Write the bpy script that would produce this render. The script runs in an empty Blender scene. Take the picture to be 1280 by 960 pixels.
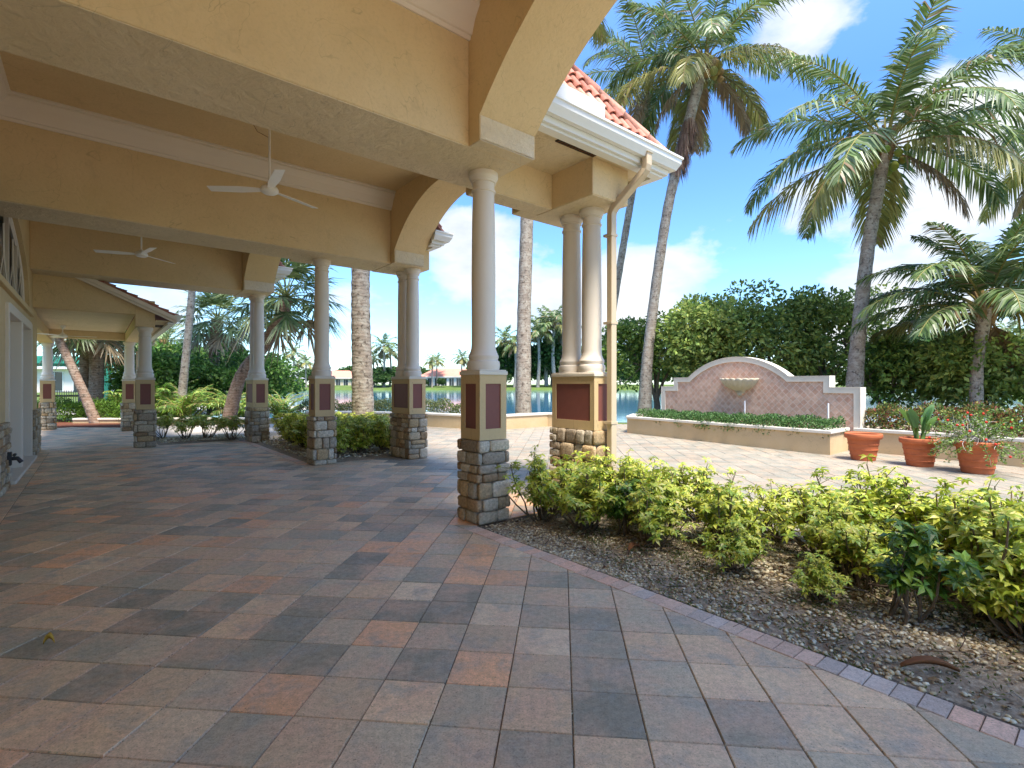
import bpy, math, random
import numpy as np
from mathutils import Vector, Matrix
PI = math.pi
R = math.radians
scene = bpy.context.scene
COL = scene.collection
rnd = random.Random(7)
nrg = np.random.default_rng(11)

# ------------------------------------------------------------------ frame of the building
OX, OY = -0.3295, 5.2315            # front corner of the nearest pier
UA = math.atan2(0.6338, 0.7735)     # direction of the beams
ux, uy = math.cos(UA), math.sin(UA)
vx, vy = -uy, ux
def W(a, b, z=0.0):
    return (OX + a*ux + b*vx, OY + a*uy + b*vy, z)

# ------------------------------------------------------------------ materials
MATS = {}
def nt(name, rough=0.6, spec=0.3):
    m = bpy.data.materials.new(name); m.use_nodes = True
    t = m.node_tree; p = t.nodes['Principled BSDF']
    p.inputs['Roughness'].default_value = rough
    p.inputs['Specular IOR Level'].default_value = spec
    MATS[name] = m
    return m, t, p
def node(t, typ, **kw):
    n = t.nodes.new(typ)
    for k, v in kw.items():
        if k in ('operation', 'blend_type', 'data_type', 'feature', 'distance', 'attribute_name', 'attribute_type',
                 'interpolation', 'noise_dimensions', 'voronoi_dimensions', 'clamp_factor'):
            setattr(n, k, v)
        else:
            n.inputs[k].default_value = v
    return n
def L(t, a, b): t.links.new(a, b)
def ramp(t, fac, stops):
    r = t.nodes.new('ShaderNodeValToRGB')
    e = r.color_ramp.elements
    while len(e) < len(stops): e.new(0.5)
    for i, (p, c) in enumerate(stops):
        e[i].position = p; e[i].color = (c[0], c[1], c[2], 1) if not isinstance(c, (int, float)) else (c, c, c, 1)
    L(t, fac, r.inputs['Fac'])
    return r
def mix(t, fac, a, b, mode='MIX'):
    n = t.nodes.new('ShaderNodeMix'); n.data_type = 'RGBA'; n.blend_type = mode
    for s, v in ((n.inputs[0], fac), (n.inputs[6], a), (n.inputs[7], b)):
        if isinstance(v, (int, float)): s.default_value = v
        elif isinstance(v, tuple): s.default_value = (v[0], v[1], v[2], 1)
        else: L(t, v, s)
    return n.outputs[2]
def coords(t, scale=(1, 1, 1)):
    c = t.nodes.new('ShaderNodeTexCoord'); mp = t.nodes.new('ShaderNodeMapping')
    mp.inputs['Scale'].default_value = scale
    L(t, c.outputs['Object'], mp.inputs['Vector'])
    return mp.outputs['Vector']
def noise(t, vec, scale, detail=5, rough=0.6, dist=0.0):
    n = t.nodes.new('ShaderNodeTexNoise')
    n.inputs['Scale'].default_value = scale; n.inputs['Detail'].default_value = detail
    n.inputs['Roughness'].default_value = rough; n.inputs['Distortion'].default_value = dist
    L(t, vec, n.inputs['Vector'])
    return n.outputs['Fac']
def bump(t, p, h, strength, dist):
    b = t.nodes.new('ShaderNodeBump'); b.inputs['Strength'].default_value = strength
    b.inputs['Distance'].default_value = dist
    L(t, h, b.inputs['Height']); L(t, b.outputs['Normal'], p.inputs['Normal'])

def mat_stucco(name, c, c2, bs=0.5, scale=30, bd=0.01):
    m, t, p = nt(name, 0.85, 0.2)
    v = coords(t)
    big = noise(t, v, 1.1, 6, 0.65)
    col = mix(t, ramp(t, big, [(0.35, 0), (0.7, 1)]).outputs[0], c, c2)
    fine = noise(t, v, scale, 8, 0.7, 0.6)
    col = mix(t, ramp(t, fine, [(0.3, 0.45), (0.5, 0.0)]).outputs[0], col, tuple(x*0.72 for x in c2))
    cr_ = noise(t, v, 0.9, 3, 0.5, 2.5)
    ab = t.nodes.new('ShaderNodeMath'); ab.operation = 'ABSOLUTE'; sb = t.nodes.new('ShaderNodeMath'); sb.operation = 'SUBTRACT'; sb.inputs[1].default_value = .5
    L(t, cr_, sb.inputs[0]); L(t, sb.outputs[0], ab.inputs[0])
    brk = ramp(t, noise(t, v, 1.7, 4, .6), [(.5, 1.0), (.62, .0)])
    ln = ramp(t, ab.outputs[0], [(0.0, .45), (.0035, .0)])
    fc = t.nodes.new('ShaderNodeMath'); fc.operation = 'MULTIPLY'; L(t, ln.outputs[0], fc.inputs[0]); L(t, brk.outputs[0], fc.inputs[1])
    col = mix(t, fc.outputs[0], col, tuple(x*.45 for x in c2))
    st_ = noise(t, v, 2.6, 7, .72, 1.0)
    col = mix(t, ramp(t, st_, [(.56, .0), (.70, .30)]).outputs[0], col, tuple(x*.66 for x in c2))
    L(t, col, p.inputs['Base Color'])
    med = noise(t, v, scale*0.33, 3, 0.5, 1.5)
    mm = t.nodes.new('ShaderNodeMath'); mm.operation = 'ADD'
    L(t, fine, mm.inputs[0]); L(t, med, mm.inputs[1])
    bump(t, p, mm.outputs[0], bs, bd)
    return m
def mat_plain(name, c, rough=0.5, spec=0.4, var=0.12, scale=6, bs=0.08):
    m, t, p = nt(name, rough, spec)
    v = coords(t)
    n = noise(t, v, scale, 6, 0.6)
    L(t, mix(t, n, tuple(x*(1-var) for x in c), tuple(min(1, x*(1+var)) for x in c)), p.inputs['Base Color'])
    bump(t, p, noise(t, v, scale*12, 4), bs, 0.004)
    return m
def mat_attr(name, rough=0.7, spec=0.2, grain=60, amt=0.35, bs=0.4, bd=0.004, trans=0.0):
    m, t, p = nt(name, rough, spec)
    a = t.nodes.new('ShaderNodeAttribute'); a.attribute_name = 'Col'
    v = coords(t)
    if grain:
        g = noise(t, v, grain, 6, 0.7)
        r = ramp(t, g, [(0.3, 1-amt), (0.7, 1+amt*0.3)])
        col = mix(t, 1.0, a.outputs['Color'], r.outputs[0], 'MULTIPLY')
        bump(t, p, g, bs, bd)
    else: col = a.outputs['Color']
    L(t, col, p.inputs['Base Color'])
    if trans:
        tr = t.nodes.new('ShaderNodeBsdfTranslucent'); L(t, col, tr.inputs['Color'])
        ms = t.nodes.new('ShaderNodeMixShader'); ms.inputs[0].default_value = trans
        out = [n for n in t.nodes if n.type == 'OUTPUT_MATERIAL'][0]
        L(t, p.outputs[0], ms.inputs[1]); L(t, tr.outputs[0], ms.inputs[2]); L(t, ms.outputs[0], out.inputs['Surface'])
    return m

mat_stucco('stucco', (0.64, 0.48, 0.27), (0.70, 0.54, 0.32), 0.45, 34, 0.009)
mat_stucco('soffit_stucco', (0.66, 0.54, 0.36), (0.74, 0.62, 0.44), 1.0, 13, 0.02)
mat_stucco('pier_stucco', (0.56, 0.41, 0.215), (0.60, 0.44, 0.24), 0.12, 60, 0.003)
mat_stucco('wall_stucco', (0.62, 0.46, 0.25), (0.68, 0.52, 0.30), 0.3, 40, 0.005)
mat_stucco('planter_stucco', (0.52, 0.375, 0.20), (0.60, 0.445, 0.26), 0.15, 50, 0.004)
mat_plain('column_white', (0.70, 0.63, 0.54), 0.6, 0.3, 0.06, 3, 0.12)
mat_plain('cap_stone', (0.66, 0.60, 0.50), 0.75, 0.25, 0.12, 5, 0.25)
mat_plain('trim_white', (0.72, 0.64, 0.55), 0.5, 0.4, 0.03, 3, 0.03)
mat_plain('gutter_white', (0.72, 0.72, 0.69), 0.4, 0.4, 0.05, 3, 0.02)
mat_plain('fan_white', (0.86, 0.84, 0.79), 0.4, 0.4, 0.03, 3, 0.0)
mat_plain('downspout_tan', (0.54, 0.43, 0.29), 0.45, 0.4, 0.05, 3, 0.02)
mat_plain('vent_dark', (0.05, 0.035, 0.025), 0.7, 0.2, 0.2, 10, 0)
mat_plain('panel_brown', (0.20, 0.068, 0.052), 0.55, 0.35, 0.12, 12, 0.15)
mat_plain('mortar', (0.34, 0.29, 0.22), 0.95, 0.1, 0.3, 30, 0.6)
mat_plain('terracotta', (0.46, 0.135, 0.055), 0.75, 0.2, 0.22, 9, 0.3)
mat_plain('pot_soil', (0.06, 0.04, 0.025), 0.95, 0.1, 0.4, 30, 0.8)
mat_plain('iron_black', (0.03, 0.03, 0.035), 0.5, 0.4, 0.2, 10, 0)
mat_plain('canopy_teal', (0.10, 0.42, 0.36), 0.6, 0.3, 0.05, 2, 0)
mat_plain('canopy_pale', (0.42, 0.66, 0.60), 0.6, 0.3, 0.05, 2, 0)
mat_plain('post_teal', (0.03, 0.24, 0.17), 0.45, 0.4, 0.1, 4, 0)
mat_plain('house_wall', (0.78, 0.70, 0.62), 0.8, 0.2, 0.06, 1, 0)
mat_plain('house_tan', (0.60, 0.50, 0.36), 0.8, 0.2, 0.06, 1, 0)
mat_plain('house_roof', (0.55, 0.24, 0.17), 0.8, 0.2, 0.25, 1.5, 0.3)
mat_plain('grey_roof', (0.30, 0.31, 0.32), 0.8, 0.2, 0.1, 1, 0)
mat_plain('house_glass', (0.03, 0.04, 0.05), 0.1, 0.6, 0.1, 1, 0)
mat_plain('mulch_red', (0.13, 0.05, 0.03), 0.95, 0.1, 0.5, 25, 1.0)
mat_plain('door_cream', (0.62, 0.54, 0.46), 0.45, 0.4, 0.03, 2, 0)
mat_plain('shell_stone', (0.52, 0.46, 0.34), 0.8, 0.2, 0.2, 14, 0.3)
mat_plain('dry_brown', (0.20, 0.09, 0.04), 0.8, 0.2, 0.3, 20, 0.2)
mat_plain('leaf_yellow', (0.55, 0.32, 0.05), 0.7, 0.2, 0.2, 20, 0.1)
mat_plain('pvc_white', (0.8, 0.8, 0.8), 0.4, 0.4, 0.02, 2, 0)
mat_attr('stone', 0.85, 0.2, 35, 0.5, 1.0, 0.014)
mat_attr('leaf', 0.42, 0.45, 0, trans=0.28)
mat_attr('leaf_matte', 0.55, 0.3, 0, trans=0.33)
mat_attr('stem', 0.8, 0.2, 60, 0.4, 0.5, 0.003)
mat_attr('bark', 0.9, 0.15, 18, 0.45, 0.9, 0.02)
mat_attr('pebble', 0.7, 0.25, 90, 0.3, 0.3, 0.002)
mat_attr('roof_tile', 0.75, 0.25, 25, 0.35, 0.3, 0.004)
mat_attr('wood_twig', 0.85, 0.15, 80, 0.4, 0.4, 0.002)

# palm trunk with ring scars and lichen
def mat_palm(name, c1, c2, lichen):
    m, t, p = nt(name, 0.9, 0.15)
    v = coords(t)
    w = t.nodes.new('ShaderNodeTexWave'); w.bands_direction = 'Z'
    w.inputs['Scale'].default_value = 3.4; w.inputs['Distortion'].default_value = 5.0
    w.inputs['Detail'].default_value = 3; w.inputs['Detail Scale'].default_value = 2.0
    L(t, v, w.inputs['Vector'])
    col = mix(t, w.outputs['Fac'], c1, c2)
    n = noise(t, v, 5, 8, 0.7)
    col = mix(t, ramp(t, n, [(0.48, 0), (0.56, lichen)]).outputs[0], col, (0.42, 0.38, 0.31))
    n2 = noise(t, v, 9, 8, 0.75)
    col = mix(t, ramp(t, n2, [(0.40, 0.75), (0.47, 0)]).outputs[0], col, (0.05, 0.035, 0.025))
    L(t, col, p.inputs['Base Color'])
    bump(t, p, w.outputs['Fac'], 0.22, 0.015)
    return m
mat_palm('palm_trunk_grey', (0.27, 0.22, 0.17), (0.32, 0.265, 0.21), 0.75)
mat_palm('palm_trunk_brown', (0.20, 0.13, 0.09), (0.28, 0.19, 0.14), 0.25)

# pavers: the tile colour is an attribute, with blends inside each tile
def mat_paver(name, lighten, k1=.8, k2=.65):
    m, t, p = nt(name, 0.62, 0.25)
    a = t.nodes.new('ShaderNodeAttribute'); a.attribute_name = 'Col'
    v = coords(t)
    n1 = noise(t, v, 3.4, 4, 0.6)
    c = mix(t, ramp(t, n1, [(0.42, 0.0), (0.66, k1)]).outputs[0], a.outputs['Color'], (0.37*lighten, 0.235*lighten, 0.15*lighten))
    n2 = noise(t, v, 4.7, 5, 0.65, 0.4)
    c = mix(t, ramp(t, n2, [(0.50, 0.0), (0.70, k2)]).outputs[0], c, (0.17*lighten, 0.175*lighten, 0.15*lighten))
    n3 = noise(t, v, 110, 5, 0.8)
    c = mix(t, 1.0, c, ramp(t, n3, [(0.30, 0.74), (0.62, 1.12)]).outputs[0], 'MULTIPLY')
    n4 = noise(t, v, 28, 6, 0.75)
    c = mix(t, 1.0, c, ramp(t, n4, [(0.33, 0.80), (0.6, 1.10)]).outputs[0], 'MULTIPLY')
    n6 = noise(t, v, 55, 3, .9)
    c = mix(t, 1.0, c, ramp(t, n6, [(0.30, 0.45), (0.39, 1.0)]).outputs[0], 'MULTIPLY')
    vo = t.nodes.new('ShaderNodeTexVoronoi'); vo.inputs['Scale'].default_value = 75
    L(t, v, vo.inputs['Vector'])
    pit = ramp(t, vo.outputs['Distance'], [(0.10, 0.45), (0.22, 1.0)])
    c = mix(t, 0.5, c, pit.outputs[0], 'MULTIPLY')
    wear = noise(t, v, 0.5, 4, 0.6)
    c = mix(t, ramp(t, wear, [(0.45, 0.0), (0.75, 0.22)]).outputs[0], c, (0.30*lighten, 0.26*lighten, 0.21*lighten))
    L(t, c, p.inputs['Base Color'])
    L(t, ramp(t, n4, [(0.2, 0.66), (0.8, 0.40)]).outputs[0], p.inputs['Roughness'])
    mm = t.nodes.new('ShaderNodeMath'); mm.operation = 'ADD'
    L(t, n3, mm.inputs[0]); L(t, n4, mm.inputs[1])
    bump(t, p, mm.outputs[0], 0.55, 0.004)
mat_paver('paver', 1.95, .7, .6)
mat_paver('paver_brick', 1.6, .25, .10)
mat_paver('paver_sunlit', 1.75, .3, .2)  # copy of the paver material for the sunlit terrace, sun set in its colour

def mat_ground(name, cs, scale, bs, bd=0.02):
    m, t, p = nt(name, 0.95, 0.1)
    v = coords(t)
    n = noise(t, v, scale, 8, 0.75)
    c = ramp(t, n, cs).outputs[0]
    n2 = noise(t, v, scale*0.08, 3, 0.6)
    c = mix(t, 1.0, c, ramp(t, n2, [(0.3, 0.8), (0.7, 1.15)]).outputs[0], 'MULTIPLY')
    L(t, c, p.inputs['Base Color'])
    bump(t, p, n, bs, bd)
mat_ground('soil', [(0.3, (0.17, 0.125, 0.085)), (0.5, (0.36, 0.285, 0.20)), (0.62, (0.52, 0.43, 0.32)), (0.7, (0.27, 0.26, 0.13))], 30, 1.0, 0.02)
mat_ground('joint_sand', [(0.3, (0.06, 0.048, 0.036)), (0.55, (0.17, 0.135, 0.10)), (0.68, (0.36, 0.30, 0.23))], 60, 1.0, 0.006)
mat_ground('lawn', [(0.3, (0.05, 0.085, 0.02)), (0.6, (0.12, 0.17, 0.045)), (0.8, (0.22, 0.24, 0.08))], 3.0, 0.6, 0.05)
mat_ground('concrete', [(0.3, (0.42, 0.38, 0.33)), (0.7, (0.52, 0.48, 0.42))], 4, 0.2, 0.005)

m, t, p = nt('lake_water', 0.07, 0.5)
p.inputs['Base Color'].default_value = (0.04, 0.15, 0.24, 1)
v = coords(t, (1, 0.35, 1))
bump(t, p, noise(t, v, 1.2, 3, 0.5), 0.12, 0.05)

# tiles of the fountain wall: diagonal squares, pale grout
m, t, p = nt('fountain_tile', 0.6, 0.3)
c = t.nodes.new('ShaderNodeTexCoord'); mp = t.nodes.new('ShaderNodeMapping')
mp.inputs['Rotation'].default_value = (0, R(45), 0)
L(t, c.outputs['Object'], mp.inputs['Vector'])
sx = t.nodes.new('ShaderNodeSeparateXYZ'); L(t, mp.outputs[0], sx.inputs[0])
cx = t.nodes.new('ShaderNodeCombineXYZ'); L(t, sx.outputs[0], cx.inputs[0]); L(t, sx.outputs[2], cx.inputs[1])
br = t.nodes.new('ShaderNodeTexBrick'); br.offset = 0.0; br.squash = 1.0
for k, vv in (('Scale', 1.0), ('Brick Width', 0.12), ('Row Height', 0.12), ('Mortar Size', 0.006), ('Mortar Smooth', 0.2), ('Bias', 0.0)):
    br.inputs[k].default_value = vv
br.inputs['Color1'].default_value = (0.60, 0.34, 0.23, 1); br.inputs['Color2'].default_value = (0.70, 0.46, 0.33, 1)
br.inputs['Mortar'].default_value = (0.72, 0.56, 0.44, 1)
L(t, cx.outputs[0], br.inputs['Vector'])
n = noise(t, c.outputs['Object'], 9, 6, 0.7)
L(t, mix(t, 1.0, br.outputs['Color'], ramp(t, n, [(0.3, 0.75), (0.7, 1.15)]).outputs[0], 'MULTIPLY'), p.inputs['Base Color'])
bump(t, p, br.outputs['Fac'], -0.4, 0.01)

# ------------------------------------------------------------------ mesh builder
class MB:
    def __init__(s): s.v = []; s.f = []; s.c = []; s.n = 0
    def add(s, V, F, c=None):
        V = np.asarray(V, float).reshape(-1, 3)
        s.v.append(V)
        o = s.n
        s.f.extend([tuple(i+o for i in f) for f in F])
        if c is None: C = np.ones((len(V), 3))
        else:
            C = np.asarray(c, float)
            if C.ndim == 1: C = np.tile(C[:3], (len(V), 1))
        s.c.append(C); s.n += len(V)
    def box(s, x0, x1, y0, y1, z0, z1, c=None):
        V = [(x0,y0,z0),(x1,y0,z0),(x1,y1,z0),(x0,y1,z0),(x0,y0,z1),(x1,y0,z1),(x1,y1,z1),(x0,y1,z1)]
        s.add(V, [(0,3,2,1),(4,5,6,7),(0,1,5,4),(1,2,6,5),(2,3,7,6),(3,0,4,7)], c)
    def prism(s, poly, z0, z1, c=None):
        n = len(poly)
        V = [(x,y,z0) for x,y in poly]+[(x,y,z1) for x,y in poly]
        F = [tuple(range(n))[::-1], tuple(range(n,2*n))]+[(i,(i+1)%n,(i+1)%n+n,i+n) for i in range(n)]
        s.add(V, F, c)
    def lathe(s, prof, cx=0, cy=0, n=28, c=None):
        V = []; F = []
        for r, z in prof:
            for k in range(n):
                a = 2*PI*k/n; V.append((cx+r*math.cos(a), cy+r*math.sin(a), z))
        for i in range(len(prof)-1):
            for k in range(n):
                F.append((i*n+k, i*n+(k+1)%n, (i+1)*n+(k+1)%n, (i+1)*n+k))
        F.append(tuple(range(n))[::-1]); F.append(tuple(range((len(prof)-1)*n, len(prof)*n)))
        s.add(V, F, c)
    def tube(s, pts, rad, n=8, c=None):
        pts = [Vector(p) for p in pts]
        V = []; F = []; m_ = len(pts)
        C = []
        for i, p in enumerate(pts):
            d = (pts[min(i+1, m_-1)]-pts[max(i-1, 0)])
            if d.length < 1e-9: d = Vector((0,0,1))
            d.normalize()
            ref = Vector((0,1,0)) if abs(d.y) < 0.9 else Vector((1,0,0))
            e = d.cross(ref).normalized(); g = d.cross(e)
            r = rad[i] if hasattr(rad, '__len__') else rad
            for k in range(n):
                a = 2*PI*k/n; q = p+e*(r*math.cos(a))+g*(r*math.sin(a)); V.append((q.x,q.y,q.z))
                if c is not None and np.ndim(c) == 2: C.append(c[i])
        for i in range(m_-1):
            for k in range(n):
                F.append((i*n+k, i*n+(k+1)%n, (i+1)*n+(k+1)%n, (i+1)*n+k))
        F.append(tuple(range(n))); F.append(tuple(range((m_-1)*n, m_*n))[::-1])
        s.add(V, F, C if C else c)
    def sweep(s, prof, p0, p1, out, c=None):
        # profile (offset along out, z) extruded from p0 to p1 (2D)
        V = []; n = len(prof)
        for (x, y) in (p0, p1):
            for o, z in prof: V.append((x+out[0]*o, y+out[1]*o, z))
        F = [(i,(i+1)%n,(i+1)%n+n,i+n) for i in range(n)]+[tuple(range(n))[::-1], tuple(range(n,2*n))]
        s.add(V, F, c)
    def build(s, name, mat, parent=None, smooth=False, bevel=0, seg=2, angle=40):
        me = bpy.data.meshes.new(name)
        V = np.concatenate(s.v) if s.v else np.zeros((0,3))
        lens = np.array([len(f) for f in s.f], dtype=np.int32)
        flat = np.fromiter((i for f in s.f for i in f), dtype=np.int32, count=int(lens.sum()))
        me.vertices.add(len(V)); me.vertices.foreach_set('co', V.ravel().astype(np.float32))
        me.loops.add(len(flat)); me.loops.foreach_set('vertex_index', flat)
        me.polygons.add(len(lens))
        me.polygons.foreach_set('loop_start', np.concatenate(([0], np.cumsum(lens)[:-1])).astype(np.int32))
        me.polygons.foreach_set('loop_total', lens)
        me.update(calc_edges=True)
        at = me.color_attributes.new('Col', 'FLOAT_COLOR', 'POINT')
        C = np.concatenate(s.c); C = np.hstack([C, np.ones((len(C), 1))])
        at.data.foreach_set('color', C.ravel().astype(np.float32))
        me.materials.append(MATS[mat])
        me.polygons.foreach_set('use_smooth', np.full(len(lens), bool(smooth)))
        me.update()
        if smooth:
            if smooth == 'auto': me.set_sharp_from_angle(angle=R(angle))
        o = bpy.data.objects.new(name, me); COL.objects.link(o)
        if parent is not None: o.parent = parent
        if bevel:
            bm = o.modifiers.new('bev', 'BEVEL'); bm.width = bevel; bm.segments = seg; bm.limit_method = 'ANGLE'; bm.angle_limit = R(50)
        return o

def tag(o, label=None, cat=None, group=None, kind=None):
    if label: o['label'] = label
    if cat: o['category'] = cat
    if group: o['group'] = group
    if kind: o['kind'] = kind
    return o
def empty(name, loc, rz=0, label=None, cat=None, group=None):
    o = bpy.data.objects.new(name, None); COL.objects.link(o)
    o.location = loc; o.rotation_euler = (0, 0, rz); o.empty_display_size = 0.2
    return tag(o, label, cat, group)
def copy_tree(root, loc, rz=0, sc=1.0, label=None, group=None):
    r = root.copy(); COL.objects.link(r); r.location = loc; r.rotation_euler = (0, 0, rz)
    r.scale = (sc, sc, sc) if not hasattr(sc, '__len__') else sc
    if label: r['label'] = label
    if group: r['group'] = group
    for ch in list(root.children):
        c = ch.copy(); COL.objects.link(c); c.parent = r
        for g in ch.children:
            d = g.copy(); COL.objects.link(d); d.parent = c
    return r

# ------------------------------------------------------------------ leaves (numpy)
def unit(v): return v/np.maximum(np.linalg.norm(v, axis=-1, keepdims=True), 1e-9)
def leaves(mb, base, d, up, ln, wd, col, fold=0.15, droop=0.15, mid=0.5):
    """folded pointed leaves: base points, directions, rough up vectors"""
    N = len(base)
    d = unit(d); side = unit(np.cross(d, up)); nrm = np.cross(side, d)
    ln = np.broadcast_to(np.asarray(ln, float), (N,))[:, None]; wd = np.broadcast_to(np.asarray(wd, float), (N,))[:, None]
    m_ = base+d*ln*mid
    Lp = m_+side*wd*0.5+nrm*wd*fold; Rp = m_-side*wd*0.5+nrm*wd*fold
    tip = base+d*ln-nrm*ln*droop
    V = np.stack([base, Lp, m_, Rp, tip], 1).reshape(-1, 3)
    F = []
    for i in range(N):
        o = i*5; F.append((o, o+2, o+4, o+1)); F.append((o, o+3, o+4, o+2))
    C = np.repeat(col, 5, axis=0)
    mb.add(V, F, C)
def blades(mb, base, d, up, ln, wd, col, droop=0.3):
    """long narrow leaflets, 3 points long"""
    N = len(base); d = unit(d); side = unit(np.cross(d, up))
    ln = np.broadcast_to(np.asarray(ln, float), (N,))[:, None]; wd = np.broadcast_to(np.asarray(wd, float), (N,))[:, None]
    dz = np.array([0, 0, -1.0]); dr = np.broadcast_to(np.asarray(droop, float), (N,))[:, None]
    m_ = base+d*ln*0.5+dz*ln*dr*0.22; tip = base+d*ln*0.93+dz*ln*dr
    V = np.stack([base-side*wd*.3, base+side*wd*.3, m_+side*wd*.5, m_-side*wd*.5, tip], 1).reshape(-1, 3)
    F = []
    for i in range(N):
        o = i*5; F.append((o, o+1, o+2, o+3)); F.append((o+3, o+2, o+4))
    mb.add(V, F, np.repeat(col, 5, axis=0))
def randdir(N, zmin=-1, zmax=1):
    z = nrg.uniform(zmin, zmax, N); a = nrg.uniform(0, 2*PI, N); r = np.sqrt(1-z*z)
    return np.stack([r*np.cos(a), r*np.sin(a), z], 1)
def pal(cols, N, jit=0.15, w=None):
    cols = np.array(cols); i = nrg.choice(len(cols), N, p=w)
    return cols[i]*nrg.uniform(1-jit, 1+jit, (N, 1))*nrg.uniform(0.95, 1.05, (N, 3))

YEL = [(0.36,0.44,0.045),(0.47,0.51,0.06),(0.58,0.57,0.09),(0.22,0.33,0.045),(0.66,0.63,0.20)]
GRN = [(0.131, 0.216, 0.041), (0.194, 0.297, 0.054), (0.096, 0.164, 0.036), (0.281, 0.372, 0.081)]
DRK = [(0.163, 0.243, 0.052), (0.238, 0.321, 0.068), (0.114, 0.174, 0.043), (0.352, 0.408, 0.102)]
LIM = [(0.10,0.20,0.02),(0.16,0.28,0.03),(0.07,0.14,0.02)]
RED = [(0.08,0.14,0.03),(0.22,0.07,0.04),(0.13,0.19,0.04),(0.26,0.16,0.05),(0.06,0.09,0.03),(0.30,0.32,0.08)]

def whorl_plant(parent, h, rad, nst, per, palette, leaf_l=0.085, w=None, low=0.45, part='foliage', nl=8, scol=(0.16,0.12,0.08)):
    """leggy shrub: bent bare stems that carry palmate whorls in their upper part"""
    st = MB(); lf = MB()
    B = []; D = []; U = []; Ln = []
    for i in range(nst):
        az = rnd.uniform(0, 2*PI); lean = rnd.uniform(0.1, 1.0)*rad
        hh = h*rnd.uniform(0.6, 1.05)*(1-0.25*(lean/rad)**2)
        bx, by = rnd.uniform(-.08,.08), rnd.uniform(-.08,.08)
        pts = []
        for k in range(6):
            s = k/5
            pts.append((bx+math.cos(az)*lean*s**0.8+rnd.uniform(-.02,.02), by+math.sin(az)*lean*s**0.8+rnd.uniform(-.02,.02), hh*s**1.1))
        st.tube(pts, [0.011*(1-0.6*k/5) for k in range(6)], 5, scol)
        for j in range(per):
            s = rnd.uniform(low, 1.0)
            f = s*5; k = min(int(f), 4); q = f-k
            p = np.array(pts[k])*(1-q)+np.array(pts[k+1])*q
            off = np.array([rnd.gauss(0, .06), rnd.gauss(0, .06), rnd.uniform(-.01, .08)])
            c = p+off
            st.tube([p, c], [.003, .002], 3, (0.16,0.20,0.05))
            ax = unit(np.array([rnd.gauss(0,.35)+math.cos(az)*.3, rnd.gauss(0,.35)+math.sin(az)*.3, 1.0]))
            e = unit(np.cross(ax, np.array([0.3,1,0.2]))); g = np.cross(ax, e)
            a0 = rnd.uniform(0, 2*PI); n_ = rnd.randint(nl-2, nl)
            ll = leaf_l*rnd.uniform(0.7, 1.2)
            for q2 in range(n_):
                a = a0+2*PI*q2/n_+rnd.uniform(-.15,.15)
                dd = e*math.cos(a)+g*math.sin(a)+ax*rnd.uniform(-0.35,0.35)
                B.append(c); D.append(dd); U.append(ax); Ln.append(ll*rnd.uniform(.8,1.15))
    B = np.array(B); D = np.array(D); U = np.array(U); Ln = np.array(Ln)
    nW = len(B)
    col = pal(palette, nW, 0.2, w)
    # fresher, yellower leaves toward the tips of the shoots is a trait of the plant
    leaves(lf, B, D, U, Ln, Ln*0.42, col, 0.12, 0.22)
    st.build('stems', 'stem', parent); lf.build(part, 'leaf', parent)

def clump_foliage(mb, centers, rads, per, leaf, palette, w=None, flat=0.75, mat_var=0.2):
    B = []; D = []; Cc = []
    for c, r in zip(centers, rads):
        n_ = max(4, int(per*r*r))
        d = randdir(n_, -0.7, 1)
        rr = r*nrg.uniform(0.55, 1.05, (n_, 1))
        B.append(np.array(c)+d*rr*np.array([1,1,flat])); D.append(d*0.8+randdir(n_)*0.8+np.array([0,0,-.15]))
        base = nrg.uniform(0.75, 1.25)
        Cc.append(pal(palette, n_, mat_var, w)*base)
    B = np.concatenate(B); D = np.concatenate(D); Cc = np.concatenate(Cc)
    up = randdir(len(B), 0.1, 1)
    ln = leaf*nrg.uniform(.7, 1.3, len(B))
    leaves(mb, B, D, up, ln, ln*0.5, Cc, 0.15, 0.12)

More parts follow.
